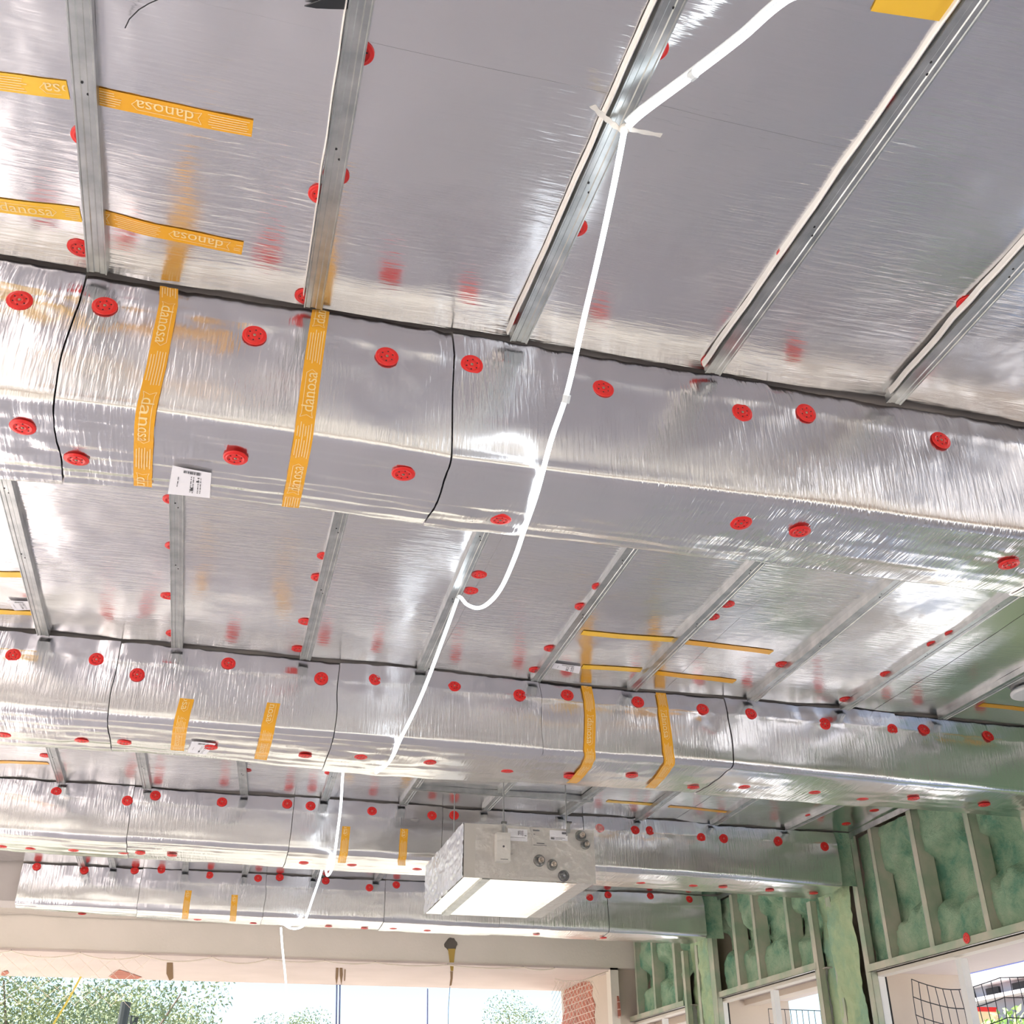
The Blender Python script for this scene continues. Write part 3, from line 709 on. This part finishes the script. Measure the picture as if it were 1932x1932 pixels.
def quadP(corners, hit, pt):
    H = [hit(*c) for c in corners]        # tl, tr, br, bl
    def P(u, v, lift):
        a = [lerp(H[0][i], H[1][i], u) for i in (0, 1)]; b = [lerp(H[3][i], H[2][i], u) for i in (0, 1)]
        return pt(lerp(a[0], b[0], v), lerp(a[1], b[1], v), lift)
    return P
paper(quadP([(327, 870), (400, 884), (396, 940), (317, 930)], lambda a, b: beam_hit(0, a, b, 'u'), lambda x, s, l: bpt(0, x, s, l+.006)), 'white barcode label under the first foil beam between two orange tapes')
paper(quadP([(362, 1396), (408, 1400), (388, 1420), (354, 1416)], lambda a, b: beam_hit(1, a, b, 'u'), lambda x, s, l: bpt(1, x, s, l+.006)), 'small white label under the second foil beam beside the leftmost tape')
def zc(a, b): p = onZ(a, b, S-.006); return p.x, p.y
paper(quadP([(1046, 1246), (1096, 1252), (1092, 1266), (1040, 1256)], zc, lambda x, y, l: cpt(x, y, l+.006)), 'white label on the ceiling in front of the second beam near tapes')
paper(quadP([(14, 1130), (54, 1131), (62, 1148), (28, 1149)], zc, lambda x, y, l: cpt(x, y, l+.006)), 'white label on the ceiling at the left edge between two yellow tapes')
wv = [onZ(a, b, S-.02) for a, b in [(236, 53), (244, 36), (262, 18), (282, 6), (305, -4), (330, -20)]]
tag(MB().tube(wv, .0012, 5).build('loose_wire', M_black), 'thin dark bent wire poking from the ceiling at the top left', 'wire')
# black scrap at the top edge, pale oval cap at the right edge
bs_ = MB(); H = [onZ(a, b, S-.012) for a, b in [(574, 12), (600, 3), (640, -14), (700, -30), (660, 6), (655, 18), (620, 17), (596, 16)]]
bs_.add(H+[h+Vector((0, 0, .004)) for h in H], [tuple(range(8)), tuple(range(8, 16))[::-1]]+[(i, (i+1) % 8, (i+1) % 8+8, i+8) for i in range(8)])
tag(bs_.build('membrane_scrap', M_black), 'black pointed scrap stuck to the ceiling at the top edge beside the second channel', 'scrap')
c = onZ(1945, 1308, S-.03); o = empty('cap_plate', c, 'pale rounded plate under the ceiling at the right edge', 'plate')
MB().lathe([(.0001, .0), (.085, .0), (.09, .01), (.09, .024)], 28, c).build('plate', M_galv, o, True)
MB().lathe([(.086, -.006), (.098, -.006), (.100, .004), (.098, .010), (.090, .004)], 28, c).build('rim', M_white, o, True)

# ------------------------------------------------------------------ LED rope, tie
def spline(P, n=10):
    out = []
    for i in range(len(P)-1):
        p0, p1, p2, p3 = P[max(i-1, 0)], P[i], P[i+1], P[min(i+2, len(P)-1)]
        for j in range(n):
            t = j/n; out.append(.5*((2*p1)+(p2-p0)*t+(2*p0-5*p1+4*p2-p3)*t*t+(3*p1-p0-3*p2+p3)*t**3))
    return out+[P[-1]]
seg1 = [Vector((1.32, .30, S-.03)), onY(1640, -90, 1.05), onY(1485, 0, 1.18), onY(1400, 72, 1.30), onY(1305, 145, 1.42), onY(1215, 212, 1.53), onY(1184, 240, 1.57)]
seg2 = [onY(1178, 246, 1.60), onY(1158, 350, 1.72), onY(1130, 480, 1.92), onY(1102, 600, 2.10), onY(1070, 740, 2.27), onY(1040, 830, 2.35), onY(1013, 930, 2.50), onY(988, 1003, 2.74), onY(972, 1050, 2.86), onY(948, 1105, 3.10), onY(925, 1135, 3.35), onY(903, 1147, 3.62), onY(882, 1141, 3.85), onY(870, 1128, 4.02), onY(866, 1126, 4.08)]
seg3 = [onY(863, 1130, 4.10), onY(845, 1180, 4.16), onY(810, 1275, 4.38), onY(785, 1335, 4.62), onY(757, 1392, 4.90), onY(742, 1425, 5.25), onY(728, 1444, 5.44), onY(712, 1456, 5.62), onY(702, 1460, 5.80), onY(690, 1458, 6.05), onY(680, 1452, 6.3), onY(664, 1436, 6.5), onY(650, 1432, 6.62)]
seg4 = [onY(649, 1440, 6.64), onY(646, 1470, 6.65), onY(643, 1520, 6.72), onY(637, 1570, 6.85), onY(631, 1615, 7.00), onY(626, 1640, 7.25), onY(618, 1652, 7.84), onY(614, 1640, 8.1), onY(610, 1630, 8.4)]
seg5 = [onY(609, 1634, 8.6), onY(602, 1660, 8.8), onY(590, 1695, 9.1), onY(575, 1740, 9.55), onY(570, 1748, 9.70), onY(558, 1752, 9.95), onY(545, 1750, 10.25), onY(533, 1742, 10.6), onY(530, 1742, 10.7)]
seg6 = [onY(530, 1750, 10.8), onY(533, 1790, 10.9), onY(539, 1850, 11.1), onY(540, 1890, 11.2), onY(536, 1960, 11.4)]
for sg, lo, hi in ((seg3, 4, 8),):
    for i in range(lo, hi):
        q = sg[i]; d = (q-EYE); zz = CZ+1.684-.016
        if d.z > 0 and (zz-CZ)/d.z < 1: sg[i] = EYE+d*((zz-CZ)/d.z)
rope = empty('light_rope', seg2[0], 'white glowing LED light rope zigzagging under the beams', 'light rope')
for i, sg in enumerate((seg1, seg2, seg3, seg4, seg5, seg6)):
    MB().tube(spline(sg, 8), (.0072, .0070, .0075, .0075, .0085, .009)[i], 8).build('glowing_tube', M_led, rope, True)
off = Vector((-.004, .0, .017))
MB().tube([p+off for p in spline(seg1, 8)], .005, 6).build('clear_sleeve', M_clear, rope, True)
for a, b, y in ((1312, 138, 1.41), (1070, 745, 2.27)):
    c0 = onY(a, b, y); c1 = onY(a-(10 if a > 1200 else 3), b+(8 if a > 1200 else 15), y+.015); MB().tube([c0, c1], .011, 8).build('connector', M_clear, rope)
tie = empty('cloth_tie', seg2[0], 'beige cloth strip knotted around the third channel holding the light rope', 'tie')
def ribbon(pts, w0, name):
    P_ = spline(pts, 6); mb = MB(); vs = []
    for i, p in enumerate(P_):
        t = (P_[min(i+1, len(P_)-1)]-P_[max(0, i-1)]).normalized(); n = t.cross(Vector((.2, 0, 1))).normalized()*w0*(.6+.4*abs(math.sin(i*.55+1)))
        vs += [p-n, p+n, p+n+Vector((0, 0, .002)), p-n+Vector((0, 0, .002))]
    m_ = len(P_); fs = []
    for i in range(m_-1):
        for j in range(4): fs.append((i*4+j, i*4+(j+1) % 4, (i+1)*4+(j+1) % 4, (i+1)*4+j))
    fs += [(3, 2, 1, 0), tuple((m_-1)*4+j for j in range(4))]
    return MB().add(vs, fs).build(name, M_cloth, tie)
zt = S-.045
ribbon([onZ(1118, 200, zt-.01), onZ(1132, 214, zt), onZ(1146, 226, zt), onZ(1158, 236, zt), onZ(1174, 247, zt-.012)], .008, 'tail')
ribbon([onZ(1172, 243, zt-.012), onZ(1190, 245, zt-.02), onZ(1215, 250, zt-.02), onZ(1248, 256, zt-.012)], .006, 'tail')
kn = onZ(1178, 243, zt-.012); MB().lathe([(.0001, -.012), (.010, -.008), (.014, 0), (.010, .008), (.0001, .012)], 10, kn).build('knot', M_cloth, tie, True)

# ------------------------------------------------------------------ hanging fan coil unit
ux0, ux1, uy0, uy1, uz0, uz1 = 1.335, 2.085, 6.0, 7.08, CZ+1.300, CZ+1.590
U = empty('fan_coil_unit', (ux0, uy0, uz0), 'beige fan coil unit wrapped in clear film, hanging on rods under the ceiling', 'air unit')
MB().box((ux0, uy0, uz0+.012), (ux1, uy1, uz1)).build('casing', M_unit, U)
def fn(u, v):
    y = lerp(uy0-.002, uy1, u); z = lerp(uz0, uz1+.004, v); return (ux0-.006-.006*nz(y*14, z*22, 3)-.006*nz(y*34, z*44, 6), y, z)
MB().grid(fn, 110, 44).build('foil_side_insulation', M_foil_d, U, True)
MB().box((ux0+.005, uy0+.01, uz0+.004), (ux0+.105, uy1, uz0+.012)).build('underside_flange', M_mirror, U)
MB().box((ux0+.105, uy0+.01, uz0-.004), (ux0+.150, uy1, uz0+.012)).build('grey_rail', M_galv, U)
MB().box((ux0+.150, uy0+.03, uz0+.002), (ux1-.10, uy1-.01, uz0+.012)).build('underside_panel', M_mirror, U)
MB().box((ux1-.10, uy0+.03, uz0+.006), (ux1-.002, uy1-.01, uz0+.012)).build('underside_lip', M_unit, U)
MB().box((ux0, uy0-.004, uz0), (ux1, uy0, uz0+.022)).build('front_lip', M_unit, U)
def fx(a, b, dy=0): return onY(a, b, uy0+dy)
def fbox(p, q, t, name, m, par=U): a, b = fx(*p), fx(*q); return MB().box((a.x, uy0-t, a.z), (b.x, uy0, b.z)).build(name, m, par)
eb = fbox((933, 1574), (959, 1629), .05, 'electrical_box', mat('box_enamel', (.72, .69, .63), .4))
c = fx(946, 1601); MB().lathe([(.0001, -.0515), (.006, -.0515), (.006, -.048)], 10, (c.x, uy0, c.z), 'y').build('box_screw', M_dark, eb)
a = fx(940, 1624); b = fx(954, 1626); MB().box((a.x, uy0-.0515, a.z), (b.x, uy0-.05, b.z)).build('box_marking', M_ink, eb)
a = fx(961, 1610); MB().tube([(a.x-.005, uy0-.03, a.z), (a.x+.012, uy0-.03, a.z)], .012, 10).build('cable_gland', M_unit, eb)
def port(px, py, r, cap):
    c = fx(px, py); g = MB().lathe([(.0001, -.004), (r*.6, -.004), (r*.62, -.012), (r, -.010), (r*1.02, 0)], 20, (c.x, uy0, c.z), 'y').build('pipe_port', M_black if cap else mat('grey_rubber', (.12, .12, .10), .5), U, True)
    if not cap:
        MB().lathe([(.0001, -.020), (r*.28, -.020), (r*.34, -.034), (r*.48, -.034), (r*.5, -.004)], 16, (c.x+r*.15, uy0, c.z), 'y').build('pipe_end', M_brass, g, True)
    else: MB().lathe([(.0001, -.022), (r*.15, -.022), (r*.2, -.012)], 8, (c.x, uy0, c.z), 'y').build('cap_stud', M_grey, g)
for px, py, r, cp in ((1017, 1624, .032, 0), (1041, 1632, .030, 0), (1063, 1653, .031, 1), (1095, 1577, .030, 0), (1104, 1594, .026, 0)): port(px, py, r, cp)
def sticker(p, q, m, lines):
    a, b = fx(*p), fx(*q); s_ = MB().box((a.x, uy0-.002, a.z), (b.x, uy0, b.z)).build('sticker', m, U); ik = MB()
    for (u0, v0, u1, v1) in lines:
        ik.box((lerp(a.x, b.x, u0), uy0-.0028, lerp(a.z, b.z, v0)), (lerp(a.x, b.x, u1), uy0-.002, lerp(a.z, b.z, v1)))
    ik.build('print', M_ink, s_)
sticker((958, 1563), (995, 1588), M_paper, [(.52, .15, .56, .5), (.6, .12, .63, .45), (.67, .14, .7, .5), (.75, .12, .78, .55), (.85, .5, .95, .56), (.05, .7, .9, .73)])
sticker((1003, 1563), (1033, 1598), M_unit, [(.08, .06, .5, .14), (.1, .3, .2, .34), (.3, .8, .8, .86), (.1, .92, .95, .95)])
sticker((1037, 1566), (1071, 1587), M_paper, [(.68, .15, .95, .35), (.05, .68, .25, .92), (.3, .72, .85, .76), (.3, .84, .7, .88)])
for px, name in ((950, 'hanging_bracket'), (1072, 'hanging_bracket')):
    a, b = fx(px-3, 1553), fx(px+3, 1572); br = MB().box((a.x, uy0-.012, a.z), (b.x, uy0-.002, b.z)).build(name, M_galv, U)
    a, b = fx(px-5, 1551), fx(px+5, 1555); MB().box((a.x, uy0-.02, a.z), (b.x, uy0-.002, b.z)).build('flange', M_dark, br)
# clear film, a loose skin a little off the casing
def film(u, v):
    # around front-right-bottom corner
    x = lerp(ux0+.05, ux1+.045, u); z = lerp(uz0-.012, uz1+.02, v)
    return (x+.006*nz(z*9, 1, x*5), uy0-.062-.012*nz(x*7, z*9, 2)+(.03 if u > .95 else 0), z)
MB().grid(film, 40, 20).build('plastic_film', M_film, U, True)
MB().grid(lambda u, v: (ux1+.045+.008*nz(u*8, v*6, 4), lerp(uy0-.06, uy1+.02, u), lerp(uz0-.012, uz1+.02, v)+.008*nz(u*9, v*2, 7)), 30, 14).build('plastic_film', M_film, U, True)
MB().grid(lambda u, v: (lerp(ux0, ux1+.045, u), lerp(uy0-.06, uy1+.02, v), uz1+.02+.018*nz(u*6, v*6, 3)+.02*math.sin(u*math.pi)), 24, 24).build('plastic_film', M_film, U, True)
MB().grid(lambda u, v: (lerp(ux1-.16, ux1+.045, u), lerp(uy0-.06, uy1+.02, v), uz0-.012-.006*nz(u*6, v*9, 13)), 16, 24).build('plastic_film', M_film, U, True)
# rails across the ceiling and the threaded rods
def rail(ry, lab):
    o = empty('hanger_rail', (1.2, ry, S-.05), lab, 'rail', 'hanger rails above the unit')
    MB().box((1.20, ry-.02, S-.034), (2.42, ry-.004, S-.005)).build('rail', M_galv, o)
    MB().box((1.20, ry+.004, S-.034), (2.42, ry+.02, S-.005)).build('rail', M_galv, o)
    MB().box((1.20, ry-.004, S-.012), (2.42, ry+.004, S-.006)).build('slot', M_dark, o)
rail(6.96, 'steel hanger rail across the ceiling right above the back of the unit'); rail(5.98, 'steel hanger rail across the ceiling hidden behind the second beam')
for px, y, zb, lab in ((950, 5.985, uz1-.10, 'threaded rod holding the front left corner of the hanging unit'), (1068, 5.985, uz1-.04, 'threaded rod holding the front right corner of the hanging unit'),
                       (857, 6.96, uz1-.06, 'threaded rod holding the back left corner of the hanging unit')):
    x = onY(px, 1530, y).x
    o = empty('threaded_rod', (x, y, S-.03), lab, 'rod', 'rods holding the hanging unit')
    MB().tube([(x, y, S-.01), (x, y, zb)], .004, 8).build('rod', M_rod, o)
    MB().lathe([(.0001, -.010), (.009, -.010), (.009, .0), (.0001, .0)], 6, (x, y, S-.036)).build('nut', M_galv, o)

# ------------------------------------------------------------------ nets, wires and straps at the far opening
hooks = [(-30, 1791), (20, 1797), (150, 1803), (270, 1808), (398, 1816), (505, 1820), (612, 1824), (708, 1827), (845, 1832), (988, 1838), (1047, 1846)]
YN = YF+.0
o = empty('safety_net', (0, YN, CZ+1.7), 'pale safety net hung in scallops across the far opening', 'net')
lineP = []
for (a, b), (c_, d) in zip(hooks, hooks[1:]):
    p, q = onY(a, b, YF-.03), onY(c_, d, YF-.03); p.z = q.z = CZ+1.728
    sag = .05 if (c_-a) > 60 and a < 400 else .02
    for t in range(8): r = p.lerp(q, t/8); r.z -= sag*4*(t/8)*(1-t/8); lineP.append(r)
lineP.append(q)
MB().tube(lineP, .007, 6).build('head_rope', M_net, o)
hk = MB()
for a, b in hooks: p = onY(a, b, YF-.03); hk.tube([(p.x, YF-.03, CZ+1.725), (p.x, YF-.005, CZ+1.745)], .004, 5)
hk.build('hooks', M_rod, o)
mesh = MB(); xa = lineP[0].x; zl = CZ+1.70
xb = onY(290, 1810, YF).x
dn = .17
for i in range(-14, 16):
    for sg in (1, -1):
        pts = []
        x0_ = xa+i*dn
        for t in range(6):
            z = zl-.14*t*.55; x = x0_+sg*.105*t
            if xa-.1 < x < xb-.03*t: pts.append((x, YF-.03+.55*(t/8)*1.6+.03*nz(x*3, t, 5), z+.01*nz(x*5, t, 1)))
        if len(pts) > 1: mesh.tube(pts, .0022, 4, False)
mesh.build('netting', M_net, o)
o = empty('safety_net', (4.3, YF, CZ+1.6), 'pale safety net bunched in front of the bare brick jamb', 'net')
A_ = [onY(1047, 1846, YF-.03), onY(1062, 1850, YF-.04), onY(1080, 1851, YF-.05), onY(1100, 1849, YF-.05), onY(1125, 1840, YF-.04), onY(1148, 1832, YF-.03)]
MB().tube(spline(A_, 6), .004, 5).build('head_rope', M_net, o)
mesh = MB()
for i in range(12):
    px = 1046+i*6.5
    for sg in (1, -1):
        pts = [onY(px+sg*6*t+3*nz(i, t, 3), 1850+13*t+4*nz(i, t, 9), YF+.02) for t in range(8) if 1040 < px+sg*6*t < 1130]
        if len(pts) > 1: mesh.tube(spline(pts, 3), .0024, 4, False)
mesh.build('netting', M_net, o)
o = MB().tube([onY(152, 1844, 13.9), onY(128, 1888, 13.5), onY(96, 1940, 13.0), onY(85, 1960, 12.8)], .012, 6).build('strap', M_yel); tag(o, 'yellow strap slanting across the tree at lower left', 'strap')
for px, lab in ((635.5, 'thin hanging cable below the rust streaks, left of the pair'), (641.5, 'thin hanging cable below the rust streaks, right of the pair')):
    o = MB().tube([onZ(px, 1858, ZS), onY(px-1.5, 1960, 14.0)], .010, 6).build('hanging_cable', M_cable); tag(o, lab, 'cable', 'paired cables below the rust streaks')
o = MB().tube([onZ(805.5, 1866, ZS), onY(805, 1990, 14.05)], .016, 8).build('metal_post', M_cable); tag(o, 'thin blue-grey post standing in the far opening', 'post')
o = MB().tube([onZ(849, 1862, ZS), onY(846, 1900, 14.0), onY(845, 1990, 14.0)], .004, 5).build('hanging_cable', M_cable); tag(o, 'thin dark wire hanging below the dripping stain', 'cable')
for px, py, r, lab in ((238, 1891, .09, 'dark post end among the branches, taller of two'), (253, 1917, .09, 'dark post end among the branches, shorter of two')):
    p = onY(px, py, 22 if r > .08 and px < 245 else 24.5); o = MB().tube([p, (p.x-.1, p.y, -.3)], r, 10).build('wooden_post', M_pole); tag(o, lab, 'post', 'post ends in front of the trees')

# ------------------------------------------------------------------ outdoors
struct('added_pale_paving', MB().box((5.3, -6, -.25), (10.2, 18, -.05)), M_white)  # unseen pale slab, added to brighten the foil's reflections through the right windows
struct('ground', MB().box((-60, -60, -.35), (80, 120, -.25)), M_ground)
def leaves(mb, c, R, n, size, squash=.8, rnd=None):
    rnd = rnd or random
    for _ in range(n):
        while True:
            d = Vector((rnd.uniform(-1, 1), rnd.uniform(-1, 1), rnd.uniform(-1, 1)))
            if d.length < 1: break
        p = Vector(c)+Vector((d.x*R, d.y*R, d.z*R*squash)); a = Vector((rnd.gauss(0, 1), rnd.gauss(0, 1), rnd.gauss(0, 1))).normalized()
        b = a.cross(Vector((rnd.gauss(0, 1), rnd.gauss(0, 1), rnd.gauss(0, 1)))).normalized(); s_ = size*rnd.uniform(.5, 1.2)
        mb.add([p-a*s_, p-b*s_*.4, p+a*s_, p+b*s_*.4], [(0, 1, 2, 3)])
def tree(px, py_top, Y, R, lab, nclump=16, nl=110, sp=1., grp=None):
    top = onY(px, py_top, Y); cx = top.x; ztop = top.z; o = empty('olive_tree', (cx, Y, -.25), lab, 'tree', grp)
    tr = MB(); crown = MB(); h0 = ztop-2.2*R
    tr.tube([(cx, Y, -.25), (cx+.1, Y, h0*.6), (cx, Y, h0+R)], [.22*sp, .16*sp, .08*sp], 8)
    for _ in range(nclump):
        a = random.uniform(0, 6.28); rr = R*random.uniform(.15, 1.0); z = ztop-R*.35-random.uniform(0, 1.55)*R; k_ = 1-.4*max(0, (z-(ztop-R))/R)
        c_ = Vector((cx+math.cos(a)*rr*k_, Y+math.sin(a)*rr*k_*.8, z))
        tr.tube([(cx, Y, h0+R*.3), ((cx+c_.x)/2, (Y+c_.y)/2, (h0+R*.3+z)/2+.2), c_], [.07*sp, .045*sp, .015*sp], 5)
        leaves(crown, c_, R*.36, int(nl*5), .050*sp)
    tr.build('trunk', M_bark, o); crown.build('crown', M_leaf, o)
tree(140, 1745, 25, 3.0, 'tall grey-green tree behind the yellow strap', 30, 230, 1.0, 'trees beyond the far opening')
tree(275, 1800, 31, 2.2, 'spreading olive-green tree right of the yellow strap', 22, 200, .9, 'trees beyond the far opening')
tree(25, 1885, 36, 2.0, 'low tree at the left edge below the soffit', 12, 150, .9, 'trees beyond the far opening')
tree(380, 1885, 42, 1.7, 'low distant treetop right of the spreading tree', 10, 140, .9, 'trees beyond the far opening')
tree(588, 1868, 40, 2.5, 'small distant tree left of the paired cables', 14, 170, 1.0, 'trees beyond the far opening')
tree(676, 1872, 46, 2.8, 'small distant tree right of the paired cables', 14, 170, 1.0, 'trees beyond the far opening')
tree(905, 1882, 38, 2.0, 'pale bushy tree right of the dripping stain', 12, 160, 1.0, 'trees beyond the far opening')
tree(990, 1860, 44, 2.9, 'bushy green tree beside the brick jamb', 16, 200, 1.0, 'trees beyond the far opening')
# beyond the right-hand windows: a grey clad building with ledges, hedge, black net
gb = empty('neighbour_building', (11.6, 14, 0), 'grey building with pale ledges seen through the barred window', 'building')
MB().box((11.5, 8.5, CZ+1.62), (13, 17.5, CZ+3.2)).build('wall', M_grey, gb)
for z_ in (1.95, 2.16): MB().box((11.3, 8.5, CZ+z_), (11.5, 17.5, CZ+z_+.05)).build('ledge', M_lgrey, gb)
for j in range(14): MB().box((11.46, 9+j*.62, CZ+2.03), (11.5, 9.3+j*.62, CZ+2.12)).build('vent_opening', M_dark, gb)
MB().box((11.6, 8.5, -.25), (13, 9, CZ+1.62)).build('wall', M_grey, gb)
kio = empty('kiosk', (10.6, 14.2, 0), 'small orange and red kiosk seen left of the white mullion', 'kiosk')
p = onX(1763, 1893, 10.4); q = onX(1795, 1905, 10.4)
MB().box((10.4, q.y-.2, -.25), (11.0, p.y, p.z-.16)).build('body', mat('peach_wall', (.85, .62, .35), .7), kio)
MB().box((10.36, q.y-.2, p.z-.16), (11.0, p.y, p.z-.10)).build('roof', M_red, kio)
for j in range(3): MB().box((10.38, q.y+j*.35, p.z-.10), (10.5, q.y+j*.35+.2, p.z+.12)).build('panel', M_white if j != 1 else M_dark, kio)
hd = MB()
for j in range(26): leaves(hd, (9.6+random.uniform(-.2, .2), 9.5+j*.28, CZ+.95+random.uniform(-.15, .25)), .42, 190, .06, 1.)
for j in range(26): leaves(hd, (9.6+random.uniform(-.2, .2), 9.5+j*.28, CZ+.35+random.uniform(-.15, .15)), .42, 120, .07, 1.)
o = hd.build('hedge', M_bright_leaf); tag(o, 'bright green hedge outside the barred window at lower right', 'hedge')
nt_ = MB(); XN = 4.88
zN = CZ+1.06
def NP(i, j):  # net knots, sagging between the hooks
    y = 7.39-i*.086; sag = .07*math.sin(min(1, max(0, i/11))*math.pi)
    return Vector((XN+.03*nz(i*.3, j*.3, 2), y+.012*nz(i, j, 4), zN-.01*i-sag-.115*j*(1+.03*nz(i, j, 8))))
for i in range(24): nt_.tube([NP(i, j) for j in range(12)], .0032, 4, False)
for j in range(12): nt_.tube([NP(i, j) for i in range(24)], .0032, 4, False)
o = nt_.build('bird_net', M_bnet); tag(o, 'black square-mesh net hung outside the window at lower right', 'net')
nt_ = MB()
def NQ(i, j): return Vector((XN, 9.62-i*.10, CZ+1.10-.012*i-.12*j))
for i in range(15): nt_.tube([NQ(i, j) for j in range(8)], .003, 4, False)
for j in range(8): nt_.tube([NQ(i, j) for i in range(15)], .003, 4, False)
o = nt_.build('bird_net', M_bnet); tag(o, 'black square-mesh net outside the window between third and fourth beam', 'net')
g2 = empty('neighbour_building', (14, 20, 0), 'grey and pink building with white ledges through the middle window', 'building')
MB().box((13.5, 18.2, -.25), (15, 26, CZ+2.0)).build('wall', M_grey, g2)
for z_ in (1.55, 1.8): MB().box((13.3, 18.2, CZ+z_), (13.5, 26, CZ+z_+.07)).build('ledge', M_white, g2)
MB().box((13.4, 20.0, CZ+2.0), (15, 26, CZ+2.35)).build('roof', M_pink, g2)
print('objects', len(bpy.data.objects))
